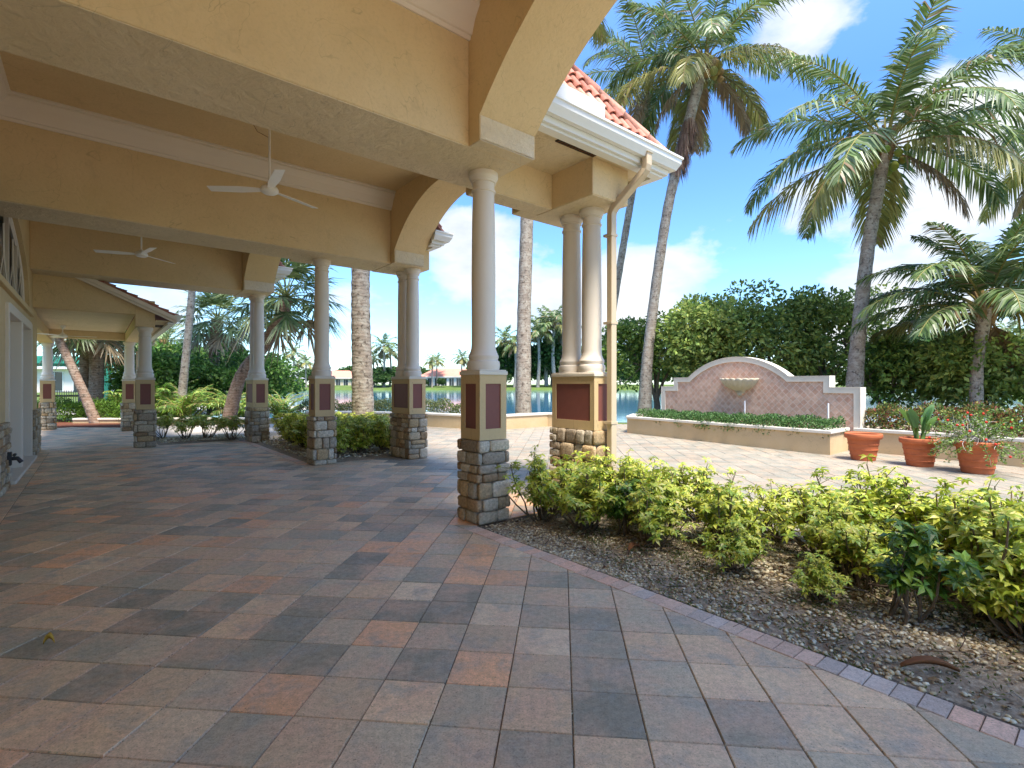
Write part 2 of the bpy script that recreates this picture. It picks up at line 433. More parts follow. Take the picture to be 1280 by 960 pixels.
def make_tree(root, h, rx, ry, trunk_h, nclump, per, leaf, palette, crad=(0.5,1.0), tr=0.14, zlow=0.25, w=None, lumps=5):
    tk = MB(); cr = MB()
    cen = []; rad = []
    lob = [(rnd.uniform(-.55,.55)*rx, rnd.uniform(-.5,.5)*ry, rnd.uniform(.55,.85)*h) for _ in range(lumps)]
    lob.append((0, 0, 0.75*h))
    while len(cen) < nclump:
        lx, ly, lz = rnd.choice(lob)
        d = randdir(1, -0.9, 1)[0]
        x = lx+d[0]*rx*.5; y = ly+d[1]*ry*.5; z = lz+d[2]*h*.28
        if z < zlow*h or (x/rx)**2+(y/ry)**2 > 1.1: continue
        cen.append((x, y, min(z, h))); rad.append(rnd.uniform(*crad))
    clump_foliage(cr, cen, rad, per, leaf, palette, w)
    nb = 4
    forks = []
    for i in range(nb):
        a = 2*PI*i/nb+rnd.uniform(-.4,.4)
        q = (math.cos(a)*rx*.3, math.sin(a)*ry*.3, trunk_h+(h-trunk_h)*rnd.uniform(.3,.5))
        tk.tube([(0,0,trunk_h*.7), (q[0]*.4, q[1]*.4, trunk_h+(q[2]-trunk_h)*.4), q], [tr*.6, tr*.45, tr*.3], 7, (0.20,0.16,0.12)); forks.append(q)
    for i in range(min(nclump, 26)):
        c = cen[i]; q = min(forks, key=lambda f: (f[0]-c[0])**2+(f[1]-c[1])**2+(f[2]-c[2])**2)
        mid = tuple((q[k]+c[k])/2+rnd.uniform(-.15,.15) for k in range(3))
        tk.tube([q, mid, c], [tr*.28, tr*.17, tr*.06], 5, (0.20,0.16,0.12))
    tk.tube([(0,0,-.4),(rnd.uniform(-.1,.1),0,trunk_h*.5),(0,0,trunk_h)], [tr*1.2, tr, tr*.7], 9, (0.20,0.16,0.12))
    tk.build('trunk', 'bark', root, smooth=True); cr.build('crown', 'leaf_matte', root)

def hedge(root, pts, width, h, n, leaf, palette, w=None, part='foliage', core=True):
    """leafy mass along a polyline (local coordinates), uneven top"""
    lf = MB(); st = MB()
    P = [np.array(p, float) for p in pts]
    seg = [np.linalg.norm(P[i+1]-P[i]) for i in range(len(P)-1)]; tot = sum(seg)
    B = []; Dd = []
    for _ in range(n):
        s = rnd.uniform(0, tot); i = 0
        while i < len(seg)-1 and s > seg[i]: s -= seg[i]; i += 1
        t_ = s/seg[i]; d = (P[i+1]-P[i])/seg[i]; nn = np.array([-d[1], d[0]])
        q = P[i]+(P[i+1]-P[i])*t_
        a = rnd.uniform(0, PI)
        bumpy = 1+0.13*math.sin(q[0]*3.1+q[1]*1.7)+0.1*math.sin(q[0]*7.3-q[1]*5.1)
        rr = rnd.uniform(.78, 1.05)*bumpy
        off = math.copysign(abs(math.cos(a))**.6, math.cos(a))*width/2*rr
        z = (abs(math.sin(a))**.5)*h*rr
        B.append((q[0]+nn[0]*off, q[1]+nn[1]*off, max(.02, z*rnd.choice([1,1,1,rnd.uniform(.2,1)]))))
        Dd.append((nn[0]*math.cos(a), nn[1]*math.cos(a), math.sin(a)))
    B = np.array(B); Dd = np.array(Dd)+randdir(n)*0.9
    ln = leaf*nrg.uniform(.7,1.3,n)
    leaves(lf, B, Dd, randdir(n,.1,1), ln, ln*.5, pal(palette, n, .22, w), .15, .12)
    for k in range(int(tot*5)):
        s = rnd.uniform(0, tot); i = 0
        while i < len(seg)-1 and s > seg[i]: s -= seg[i]; i += 1
        q = P[i]+(P[i+1]-P[i])*(s/seg[i])
        for _ in range(3):
            e = (q[0]+rnd.uniform(-.4,.4)*width, q[1]+rnd.uniform(-.4,.4)*width, h*rnd.uniform(.6,.9))
            st.tube([(q[0],q[1],0), ((q[0]+e[0])/2+.03,(q[1]+e[1])/2,e[2]*.5), e], [.012,.01,.004], 4, (0.14,0.10,0.07))
    st.build('stems', 'stem', root)
    return lf.build(part, 'leaf_matte', root)

# ------------------------------------------------------------------ palms
def frond(mb, rach, p0, az, elev, ln, bend, nleaf, wl, green, old, fan_w=0.65, leaf_w=0.045):
    """pinnate frond arching from p0. elev: start angle; bend: total downward turn (rad)"""
    pts = []; p = np.array(p0, float); n = 14; e = elev
    h = np.array([math.cos(az), math.sin(az), 0.0])
    sidev = np.array([-math.sin(az), math.cos(az), 0.0])
    tw = rnd.uniform(-.12, .12)
    for i in range(n+1):
        pts.append(p.copy())
        s = i/n
        e = elev-bend*(s**1.35)
        p = p+(h*math.cos(e)+np.array([0,0,math.sin(e)])+sidev*tw*s)*ln/n
    pts = np.array(pts)
    rach.tube(pts, [0.03*(1-.85*i/n)+.003 for i in range(n+1)], 5, (0.30,0.26,0.08) if not old else (0.30,0.20,0.09))
    B = []; D = []; U = []; LL = []; DR = []; CC = []
    for k in range(nleaf):
        s = 0.14+0.86*(k+rnd.random()*.6)/nleaf
        f = min(s, .999)*n; i = int(f); q = f-i
        c = pts[i]*(1-q)+pts[i+1]*q; tng = unit(pts[i+1]-pts[i])
        upv = np.cross(sidev, tng); upv = unit(upv if upv[2] > 0 else upv)
        lw = wl*(math.sin(PI*min(1, (s*0.93+.09)))**.55)*(0.9+.2*rnd.random())
        for sg in (-1, 1):
            lift = rnd.uniform(-.30, .15)
            dd = sidev*sg*1.0+tng*(0.45+0.75*s)+upv*lift+randdir(1)[0]*.10
            B.append(c); D.append(dd); U.append(upv+randdir(1)[0]*.5); LL.append(lw)
            DR.append(rnd.uniform(.25,.75)+(0.3 if old else 0))
            if old == 2 or rnd.random() < 0.03: CC.append(np.array([0.34,0.23,0.13])*rnd.uniform(.7,1.2))
            elif old: CC.append(np.array([0.30,0.28,0.08])*rnd.uniform(.7,1.25))
            else: CC.append(np.array(rnd.choice(green))*rnd.uniform(.75,1.3))
    blades(mb, np.array(B), np.array(D), np.array(U), np.array(LL), leaf_w, np.array(CC), np.array(DR))
PALMG = [(0.10,0.16,0.045),(0.13,0.20,0.055),(0.075,0.125,0.035),(0.18,0.235,0.08),(0.22,0.26,0.13)]
def coconut_crown(root, top, nf=22, ln=4.4, nuts=14, nutcol=(0.25,0.30,0.06), nleaf=64, old_n=4, dead_n=2, spread=None, leaf_w=0.06, wl=0.95, seed=1):
    global rnd
    keep = rnd; rnd = random.Random(seed)
    cr = MB(); ra = MB(); cn = MB(); sh = MB()
    T = np.array(top, float)
    for i in range(nf):
        s = (i+.5)/nf
        az = i*2.39996+rnd.uniform(-.2,.2)
        elev = R(82)-s**0.9*R(spread or 100)
        bend = R(42)+R(54)*math.sin(PI*min(1,s*1.0))+rnd.uniform(-.15,.15)
        if elev < R(0): bend = R(62)
        l_ = ln*(0.72+0.34*math.sin(PI*(0.15+0.7*s)))*rnd.uniform(.9,1.08)
        old = 1 if i >= nf-old_n else 0
        frond(cr, ra, T+np.array([math.cos(az)*.1, math.sin(az)*.1, .25-.4*s]), az, elev, l_, bend, nleaf, wl, PALMG, old, leaf_w=leaf_w)
    for i in range(dead_n):
        az = rnd.uniform(0, 2*PI)
        frond(cr, ra, T+np.array([math.cos(az)*.15, math.sin(az)*.15, -.3]), az, R(-35), ln*.7, R(50), nleaf, wl*.7, PALMG, 2, leaf_w=leaf_w)
    # sheaths and fibre at the crown base
    for i in range(16):
        az = rnd.uniform(0, 2*PI); z = rnd.uniform(-.5,.3)
        sh.tube([T+np.array([math.cos(az)*.10, math.sin(az)*.10, z-.15]), T+np.array([math.cos(az)*.26, math.sin(az)*.26, z+.35])], [.09,.04], 6, (0.26,0.17,0.08))
    sh.build('leaf_sheath', 'bark', root)
    if nuts:
        for i in range(nuts):
            az = rnd.uniform(0, 2*PI); r = rnd.uniform(.3,.55)*(1.15 if nuts > 20 else 1); z = rnd.uniform(-.75,-.15)
            c = T+np.array([math.cos(az)*r, math.sin(az)*r, z]); q = rnd.uniform(.10,.14)*(1.25 if nuts > 20 else 1)
            cn.lathe([(.01,c[2]+q*1.15),(q*.55,c[2]+q*.9),(q*.95,c[2]+q*.3),(q,c[2]-.1*q),(q*.75,c[2]-q*.75),(.01,c[2]-q*1.2)], c[0], c[1], 10, tuple(x*rnd.uniform(.8,1.2) for x in nutcol))
        cn.build('coconut_cluster', 'pebble', root, smooth=True)
    ra.build('frond_stalks', 'stem', root); cr.build('crown', 'leaf', root)
    rnd = keep
def curve_trunk(root, pts, radii, mat='palm_trunk_grey', seg=14):
    P = [Vector(p) for p in pts]; out = []; rr = []
    n = len(P)
    for i in range(n-1):
        p0 = P[max(i-1,0)]; p1 = P[i]; p2 = P[i+1]; p3 = P[min(i+2,n-1)]
        for k in range(seg):
            t_ = k/seg
            q = 0.5*((2*p1)+(-p0+p2)*t_+(2*p0-5*p1+4*p2-p3)*t_*t_+(-p0+3*p1-3*p2+p3)*t_**3)
            out.append(q); rr.append((radii[i]*(1-t_)+radii[i+1]*t_)*(1+0.035*math.sin((i*seg+k)*2.2)))
    out.append(P[-1]); rr.append(radii[-1])
    mb = MB(); mb.tube(out, rr, 16)
    return mb.build('trunk', mat, root, smooth=True)
def fan_crown(root, top, nf=30, r=1.5, seed=3, green=((0.14,0.20,0.06),(0.20,0.26,0.10),(0.10,0.15,0.045),(0.27,0.32,0.15)), nleaf=30, dead=4):
    """cabbage palm: petioles with costapalmate fans whose long segments hang"""
    k0 = random.Random(seed)
    cr = MB(); st = MB(); T = np.array(top, float)
    B=[];D=[];U=[];LL=[];DR=[];CC=[]
    for i in range(nf):
        s = i/nf; az = i*2.39996+k0.uniform(-.2,.2); el = R(80)-s*R(125)
        pl = r*.55*k0.uniform(.85,1.15)
        h = np.array([math.cos(az)*math.cos(el), math.sin(az)*math.cos(el), math.sin(el)])
        c = T+h*pl+np.array([0,0,-.06*r])
        st.tube([T, T+h*pl*.5+np.array([0,0,.03]), c], [.025,.018,.012], 4, (0.22,0.24,0.08))
        sd = np.array([-math.sin(az), math.cos(az), 0.]); f2 = unit(h+np.array([0,0,-.35]))
        brown = i >= nf-dead
        for k in range(nleaf):
            a = -1.9+3.8*k/(nleaf-1)
            dd = f2*math.cos(a*.85)+sd*math.sin(a)
            B.append(c+f2*.25*r*max(0,math.cos(a))*k0.random()); D.append(dd); U.append(np.cross(sd,f2)+randdir(1)[0]*.3)
            LL.append(r*.62*(0.75+.25*math.cos(a))*k0.uniform(.85,1.1)); DR.append(k0.uniform(.12,.5))
            CC.append(np.array((0.30,0.22,0.12) if brown else k0.choice(green))*k0.uniform(.75,1.25))
    blades(cr, np.array(B), np.array(D), np.array(U), np.array(LL), .055*r/1.5, np.array(CC), np.array(DR))
    st.build('petioles', 'stem', root); cr.build('crown', 'leaf', root)

# ================================================================== SETTING: terrain, lake, paving
def smooth(e0, e1, x):
    t_ = min(1, max(0, (x-e0)/(e1-e0))); return t_*t_*(3-2*t_)
def height(x, y):
    near = 20.5+0.15*max(0, -x-8)
    inl = smooth(near, near+3.5, y)*(1-smooth(192, 200, y))
    inl *= smooth(-0.50*y-6, -0.50*y-1, x) if x < 0 else 1
    inl *= 1-smooth(0.86*y+5, 0.86*y+12, x) if x > 0 else 1
    z = -0.06-1.9*inl
    z += 0.9*smooth(200, 215, y)
    return z
xs = sorted(set([round(-60+i*1.5, 2) for i in range(81)]+[-600,-420,-300,-240,-200,-160,-130,-110,-95,-85,-75,-68,68,75,85,95,110,130,160,200,240,300,420,600]))
ys = sorted(set([round(-40+i*4, 2) for i in range(14)]+[round(16+i*1.0, 2) for i in range(24)]+[42,46,50,60,70,80,90,100,115,130,145,160,175,185]+[190+i*1.5 for i in range(22)]+[240,280,340,450,700]))
V = [(x, y, height(x, y)) for y in ys for x in xs]
nx = len(xs)
F = [(j*nx+i, j*nx+i+1, (j+1)*nx+i+1, (j+1)*nx+i) for j in range(len(ys)-1) for i in range(nx-1)]
g = MB(); g.add(V, F); tag(g.build('ground', 'lawn', smooth=True), 'green lawn and lake banks', None, kind='structure')
g = MB(); g.add([(-400,19,-1.0),(400,19,-1.0),(400,230,-1.0),(-400,230,-1.0)], [(0,1,2,3)])
tag(g.build('water', 'lake_water'), kind='structure')

def clip(poly, inside):
    """clip polygon (list of 2D) by convex region (list of half planes nx,ny,c : nx*x+ny*y<=c)"""
    for (a, b, c) in inside:
        out = []
        for i in range(len(poly)):
            p, q = poly[i], poly[(i+1) % len(poly)]
            dp = a*p[0]+b*p[1]-c; dq = a*q[0]+b*q[1]-c
            if dp <= 0: out.append(p)
            if (dp < 0) != (dq < 0) and dp != 0 and dq != 0:
                t_ = dp/(dp-dq); out.append((p[0]+(q[0]-p[0])*t_, p[1]+(q[1]-p[1])*t_))
        poly = out
        if len(poly) < 3: return []
    # drop near duplicates
    res = []
    for p in poly:
        if not res or math.hypot(p[0]-res[-1][0], p[1]-res[-1][1]) > 0.004: res.append(p)
    if len(res) > 2 and math.hypot(res[0][0]-res[-1][0], res[0][1]-res[-1][1]) < 0.004: res.pop()
    return res if len(res) >= 3 else []
def inset(poly, d):
    n = len(poly); A = 0
    for i in range(n): A += poly[i][0]*poly[(i+1)%n][1]-poly[(i+1)%n][0]*poly[i][1]
    if abs(A) < 0.002: return None
    if A < 0: poly = poly[::-1]
    hp = []
    for i in range(n):
        p, q = poly[i], poly[(i+1)%n]; dx, dy = q[0]-p[0], q[1]-p[1]; l = math.hypot(dx, dy)
        if l < 1e-6: continue
        nx_, ny_ = dy/l, -dx/l
        hp.append((nx_, ny_, nx_*p[0]+ny_*p[1]-d))
    big = poly
    return clip(list(big), hp) or None
def tile(mb, poly, col, joint=0.0022, bev=0.0035, z=0.0):
    p1 = inset(poly, joint)
    if not p1: return
    p2 = inset(p1, bev)
    if not p2 or len(p2) != len(p1): p2 = [tuple(q) for q in p1]
    dz = rnd.uniform(-.002, .0022); tx, ty = rnd.gauss(0,.004), rnd.gauss(0,.004)
    cx_ = sum(p[0] for p in p1)/len(p1); cy_ = sum(p[1] for p in p1)/len(p1)
    n = len(p1)
    V = [(p[0],p[1],z-.03) for p in p1]+[(p[0],p[1],z-.006) for p in p1]+[(p[0],p[1],z+dz+tx*(p[0]-cx_)+ty*(p[1]-cy_)) for p in p2]
    F = [tuple(range(2*n,3*n))]
    for k in (0, 1):
        F += [(k*n+i, k*n+(i+1)%n, (k+1)*n+(i+1)%n, (k+1)*n+i) for i in range(n)]
    mb.add(V, F, col)
def ab_plane(na, nb, c):
    """half plane na*a+nb*b<=c expressed in world xy"""
    wx = na*ux+nb*vx; wy = na*uy+nb*vy
    return (wx, wy, c+wx*OX+wy*OY)
GA = R(-5.6); gx = (math.cos(GA), math.sin(GA)); gy = (-math.sin(GA), math.cos(GA)); G0 = (0.2517, 2.101)
PAV = [(0.415, 0.356, 0.242), (0.553, 0.445, 0.292), (0.691, 0.501, 0.305), (0.766, 0.534, 0.313), (0.854, 0.467, 0.237), (0.766, 0.579, 0.364), (0.326, 0.29, 0.203)]
PW = [.20,.17,.17,.13,.11,.10,.12]
def pave(mb, region, S, i0, i1, j0, j1, lighten=1.0, palette=PAV, w=PW, joint=0.004):
    for i in range(i0, i1):
        for j in range(j0, j1):
            q = []
            for (a, b) in ((i,j),(i+1,j),(i+1,j+1),(i,j+1)):
                q.append((G0[0]+gx[0]*a*S+gy[0]*b*S, G0[1]+gx[1]*a*S+gy[1]*b*S))
            c = clip(q, region)
            if c:
                col = np.array(palette[nrg.choice(len(palette), p=w)])*rnd.uniform(.85,1.15)*lighten
                tile(mb, c, col, joint)
S = 0.3035
def area(q): return abs(sum(q[i][0]*q[(i+1)%len(q)][1]-q[(i+1)%len(q)][0]*q[i][1] for i in range(len(q))))/2
REG = [[ab_plane(1,0,-.205), ab_plane(-1,0,3.83), ab_plane(0,1,10.35), ab_plane(0,-1,7)],
       [ab_plane(-1,0,.205), ab_plane(1,0,2.25), ab_plane(0,1,5.05), ab_plane(0,-1,0)],
       [ab_plane(-1,0,-2.25), ab_plane(0,-1,7), (1,0,13), (0,1,18.4), (0,-1,1.2)],
       [ab_plane(1,0,-1.9), ab_plane(-1,0,5.4), ab_plane(0,1,18.2), ab_plane(0,-1,-10.35)]]
mb = MB(); mbp = MB()
SUNLIT = [(0.234, 0.222, 0.175), (0.249, 0.232, 0.181), (0.22, 0.214, 0.172), (0.261, 0.236, 0.185)]  # tile colours standing in for the same pavers in open sun
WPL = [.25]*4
for i in range(-75, 60):
    for j in range(-40, 75):
        q = [(G0[0]+gx[0]*a_*S+gy[0]*b_*S, G0[1]+gx[1]*a_*S+gy[1]*b_*S) for (a_, b_) in ((i,j),(i+1,j),(i+1,j+1),(i,j+1))]
        cx_ = (q[0][0]+q[2][0])/2-OX; cy_ = (q[0][1]+q[2][1])/2-OY
        ca_ = cx_*ux+cy_*uy; cb_ = cx_*vx+cy_*vy
        if ca_ < -5.8 or ca_ > 16 or cb_ < -8 or cb_ > 26: continue
        ps = [p for p in (clip(q, rg) for rg in REG) if p]
        if not ps: continue
        if sum(area(p) for p in ps) > .97*S*S: ps = [q]
        pale = smooth(.2, 2.2, ca_+rnd.gauss(0,.1)) > .5  # tiles past the roof edge take the sunlit colours
        col = np.array(SUNLIT[rnd.randrange(4)] if pale else PAV[nrg.choice(len(PAV), p=PW)])*rnd.uniform(.86,1.14)
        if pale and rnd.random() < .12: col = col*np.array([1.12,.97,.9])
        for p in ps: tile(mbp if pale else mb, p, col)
# soldier borders
def soldier(mb, a0, a1, b0, b1, step, pal_, lighten=1.0, alongb=True):
    n = int(round(((b1-b0) if alongb else (a1-a0))/step))
    for k in range(n):
        if alongb: q = [(a0,b0+k*step),(a1,b0+k*step),(a1,b0+(k+1)*step),(a0,b0+(k+1)*step)]
        else: q = [(a0+k*step,b0),(a0+(k+1)*step,b0),(a0+(k+1)*step,b1),(a0+k*step,b1)]
        tile(mb, [W(*p)[:2] for p in q], np.array(rnd.choice(pal_))*rnd.uniform(.95,1.25)*lighten, .002, .003)
SOL = [(0.70,.43,.29),(.66,.44,.31),(.76,.49,.34),(.62,.45,.33),(.54,.44,.36)]
sb_ = MB(); soldier(sb_, -.205, -.05, -7, 0.0, .105, SOL)
soldier(sb_, -.205, -.05, 5.05, 10.35, .105, SOL)
tag(sb_.build('brick_edging', 'paver_brick'), kind='structure')
soldier(mb, -4.06, -3.83, -7, 11.1, .21, PAV[1:4])
tag(mb.build('patio_paving', 'paver'), kind='structure')
# terrace in the open
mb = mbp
soldier(mb, 2.1, 2.25, -7, .0, .105, SUNLIT)
tag(mb.build('terrace_paving', 'paver_sunlit'), kind='structure')
mb = MB(); mb.add([W(-16,-7.0,.0),W(9,-9.0,.0),W(9,-26,.0),W(-16,-26,.0)], [(3,2,1,0)]); tag(mb.build('bounce_slab', 'concrete'), kind='structure')  # unseen slab added behind the camera to bounce sun into the porch
# sand bed below all joints
mb = MB()
q = [W(-5.5,-7.5),W(2.3,-7.5),W(2.3,5.1),W(-.05,5.1),W(-.05,10.4),W(-1.9,10.4),W(-1.9,18.3),W(-5.5,18.3)]
mb.add([(p[0],p[1],-.007) for p in q], [tuple(range(8))])
tag(mb.build('joint_sand', 'joint_sand'), kind='structure')
mb = MB()
mb.add([(W(2.25,-9)[0],W(2.25,-9)[1],-.013),(16,-2,-.013),(16,12,-.013),(3.2,17.5,-.013),(-14,18.6,-.013),(-14.5,17.5,-.013),W(2.25,5.05,-.013)], [tuple(range(7))])
tag(mb.build('terrace_sand', 'joint_sand'), kind='structure')
# pale walk behind the small shrubs
mb = MB()
q = [W(-1.75,12.3,.0),W(2.2,12.3,.0),W(2.2,9.8,.0),W(3.2,9.8,0),(-3,18.3,0),(-14.5,18.6,0)]
q = [W(-1.75,12.0,.004),W(2.2,12.0,.004),W(3.2,12.6,.004),W(3.0,15.0,.004),W(-1.75,16.9,.004)]
mb.add(q, [(0,1,2,3,4)]); tag(mb.build('walk', 'concrete'), kind='structure')

# beds: mounded soil sheets
def bed(name, poly_ab, mat, dz=0.02, n=26, mound=0.05):
    mb = MB(); a0 = min(p[0] for p in poly_ab); a1 = max(p[0] for p in poly_ab); b0 = min(p[1] for p in poly_ab); b1 = max(p[1] for p in poly_ab)
    na = max(4, int((a1-a0)/.12)); nb = max(4, int((b1-b0)/.12)); V = []
    for j in range(nb+1):
        for i in range(na+1):
            s, t_ = i/na, j/nb
            edge = min(1, 5*min(s, 1-s, t_, 1-t_))
            V.append(W(a0+(a1-a0)*s, b0+(b1-b0)*t_, -.010+(dz-.02)*edge+edge*(mound+rnd.uniform(-.008,.008)+.015*math.sin(s*13+t_*9))))
    F = [(j*(na+1)+i, j*(na+1)+i+1, (j+1)*(na+1)+i+1, (j+1)*(na+1)+i) for j in range(nb) for i in range(na)]
    mb.add(V, F)
    return tag(mb.build(name, mat, smooth=True), kind='structure')
bed('bed_soil', [(-.05,-7.5),(2.1,0.0)], 'soil')
bed('bed_soil', [(-.05,5.05),(2.2,10.4)], 'soil')
bed('bed_soil', [(-1.9,10.4),(2.2,12.0)], 'soil')

def zbed(a, b):
    s = (a+.05)/2.15; t_ = (b+7.5)/7.5
    edge = min(1, 5*min(s, 1-s, t_, 1-t_)); return -.010+max(0,edge)*.065
# pebbles of the near bed
ico_t = (1+5**.5)/2
icoV = unit(np.array([(-1,ico_t,0),(1,ico_t,0),(-1,-ico_t,0),(1,-ico_t,0),(0,-1,ico_t),(0,1,ico_t),(0,-1,-ico_t),(0,1,-ico_t),(ico_t,0,-1),(ico_t,0,1),(-ico_t,0,-1),(-ico_t,0,1)], float))
icoF = [(0,11,5),(0,5,1),(0,1,7),(0,7,10),(0,10,11),(1,5,9),(5,11,4),(11,10,2),(10,7,6),(7,1,8),(3,9,4),(3,4,2),(3,2,6),(3,6,8),(3,8,9),(4,9,5),(2,4,11),(6,2,10),(8,6,7),(9,8,1)]
PEB = [(0.713, 0.618, 0.41), (0.618, 0.501, 0.31), (0.832, 0.746, 0.53), (0.451, 0.338, 0.19), (0.665, 0.525, 0.3), (0.546, 0.49, 0.37)]
def pebbles(mb, n, fpos, smin, smax):
    k = 0
    while k < n:
        a, b, s = fpos()
        z = zbed(a, b) if b < 0 else .05
        x, y, _ = W(a, b)
        r = rnd.uniform(smin, smax)*s
        M = Matrix.Rotation(rnd.uniform(0, 6.28), 3, 'Z')
        Vv = icoV*np.array([r, r*rnd.uniform(.6,.9), r*rnd.uniform(.35,.6)])
        Vv = Vv@np.array(M).T+nrg.normal(0, r*.05, Vv.shape)+np.array([x, y, z+r*.15])
        mb.add(Vv, icoF, np.array(rnd.choice(PEB))*rnd.uniform(.7,1.15)); k += 1
mb = MB()
def fp():
    while True:
        b = -rnd.random()**.8*5.3-.05; a = -.03+2.1*rnd.random()**1.6
        dens = 0.35+0.65*(math.sin(a*4.1+b*2.3)*math.cos(b*3.1-a*1.3) > -.15)
        if b < -2.0 and a < .22+.12*math.sin(b*3): dens *= .25
        if rnd.random() < dens: return a, b, (1.0 if b > -2.4 else 1.25)
pebbles(mb, 12500, fp, .006, .016)
tag(mb.build('pebbles', 'pebble', smooth=True), 'tan and cream river pebbles spread over the near planting bed', 'pebbles', kind='stuff')
mb = MB()
pebbles(mb, 1500, lambda: (rnd.uniform(0,2.1), rnd.uniform(5.1,10.2), 1.4), .012, .022)
pebbles(mb, 1100, lambda: (rnd.uniform(-1.85,0), rnd.uniform(10.4,11.9), 1.4), .012, .022)
tag(mb.build('pebbles', 'pebble', smooth=True), 'tan pebbles spread under the far yellow shrubs', 'pebbles', kind='stuff')
# litter: dry twigs, leaf scraps and mossy weeds on the near bed
mb = MB()
for _ in range(420):
    a = rnd.uniform(.02,2.0); b = -rnd.uniform(.2,5.4); x, y, _z = W(a,b); z = zbed(a,b)+.012; an = rnd.uniform(0,6.28); l = rnd.choice([.05,.08,.12,.3])*rnd.uniform(.6,1.3)
    mb.tube([(x,y,z),(x+math.cos(an)*l*.5,y+math.sin(an)*l*.5,z+rnd.uniform(0,.03)),(x+math.cos(an+.3)*l,y+math.sin(an+.3)*l,z+rnd.uniform(0,.05))], [.0035,.003,.0015], 4, np.array(rnd.choice([(0.16,.11,.07),(0.30,.25,.2),(.10,.06,.04)])))
N = 1600; a_ = nrg.uniform(.0,2.0,N); b_ = -nrg.uniform(.15,5.4,N)
P = np.array([W(a,b,zbed(a,b)+.012) for a,b in zip(a_,b_)])
leaves(mb, P, randdir(N,-.1,.25), randdir(N,.5,1), nrg.uniform(.02,.06,N), nrg.uniform(.01,.025,N), pal([(0.17,.10,.05),(0.26,.17,.09),(.09,.05,.03),(0.33,.25,.14)],N))
tag(mb.build('leaf_litter', 'wood_twig'), 'dry twigs and brown leaf scraps lying on the near bed', 'leaf litter', kind='stuff')
mb = MB()
N = 9000
ca = nrg.uniform(.0,1.6,60); cb = -nrg.uniform(.9,5.0,60); k = nrg.integers(0,60,N)
a_ = np.clip(ca[k]+nrg.normal(0,.11,N), -.04, 2.0); b_ = cb[k]+nrg.normal(0,.13,N)
P = np.array([W(a,b,zbed(a,b)+.003) for a,b in zip(a_,b_)])
leaves(mb, P, randdir(N,.1,.9), randdir(N,.2,1), nrg.uniform(.012,.032,N), nrg.uniform(.006,.012,N), pal([(0.10,.14,.03),(0.16,.19,.05),(.07,.09,.025),(.2,.2,.08)],N))
tag(mb.build('ground_weeds', 'leaf_matte'), 'patchy low green weeds between the pebbles of the near bed', 'weeds', kind='stuff')
# sand grains along the open paver joints
mb = MB()
for _ in range(2600):
    if rnd.random() < .5: i = rnd.randint(-10,8); j = rnd.uniform(-5,6)
    else: i = rnd.uniform(-10,8); j = rnd.randint(-5,6)
    x = G0[0]+(gx[0]*i+gy[0]*j)*S+rnd.gauss(0,.004); y = G0[1]+(gx[1]*i+gy[1]*j)*S+rnd.gauss(0,.004)
    d = ((x-OX)*ux+(y-OY)*uy)
    if d > -.25: continue
    r = rnd.uniform(.0015,.0038)
    mb.add(icoV*r+np.array([x,y,-.001]), icoF, np.array(rnd.choice(PEB))*rnd.uniform(.5,.95))
tag(mb.build('joint_grit', 'pebble'), 'pale grit lying along the open paver joints', 'grit', kind='stuff')

# ================================================================== CLUBHOUSE
club = empty('clubhouse', (OX, OY, 0), UA, 'tan stucco clubhouse with beamed covered porch, arched openings and clay tile roof', 'building')
ZB = 3.71; ZC = 5.02
def beam(*boxes, soff=None):
    mb = MB()
    for b in boxes: mb.box(*b)
    o = mb.build('beam', 'stucco', club, bevel=.012)
    if soff:
        mb = MB()
        for (a0,a1,b0,b1) in soff: mb.box(a0+.012, a1-.012, b0+.012, b1-.012, ZB-.006, ZB+.02)
        mb.build('soffit_band', 'soffit_stucco', o)
    return o
beam((-4.06,-.32,-.27,.60,ZB,ZC), (-.32,.36,-.27,.60,ZB,ZC), (.36,1.5,.49,.80,ZB,4.4),
     soff=[(-4.06,.36,-.27,.60),(.36,1.5,.49,.80)])
beam((-4.06,1.22,4.55,5.38,ZB,ZC), soff=[(-4.06,1.22,4.55,5.38)])
beam((-4.06,-.32,9.37,10.2,ZB,ZC), soff=[(-4.06,-.32,9.37,10.2)])
beam((-4.06,.36,-6.15,-5.83,ZB,ZC), soff=[(-4.06,.36,-6.15,-5.83)])
# pier head blocks over the pairs
for (a0,a1,b0,b1) in ((1.5,2.17,-.20,.98),(1.22,2.05,4.56,5.42),(-.32,.36,9.38,10.45)):
    mb = MB(); mb.box(a0,a1,b0,b1,ZB,4.3); o = mb.build('pier_head', 'stucco', club, bevel=.012)
    mb = MB(); mb.box(a0+.012,a1-.012,b0+.012,b1-.012,ZB-.006,ZB+.02); mb.build('soffit_band', 'soffit_stucco', o)
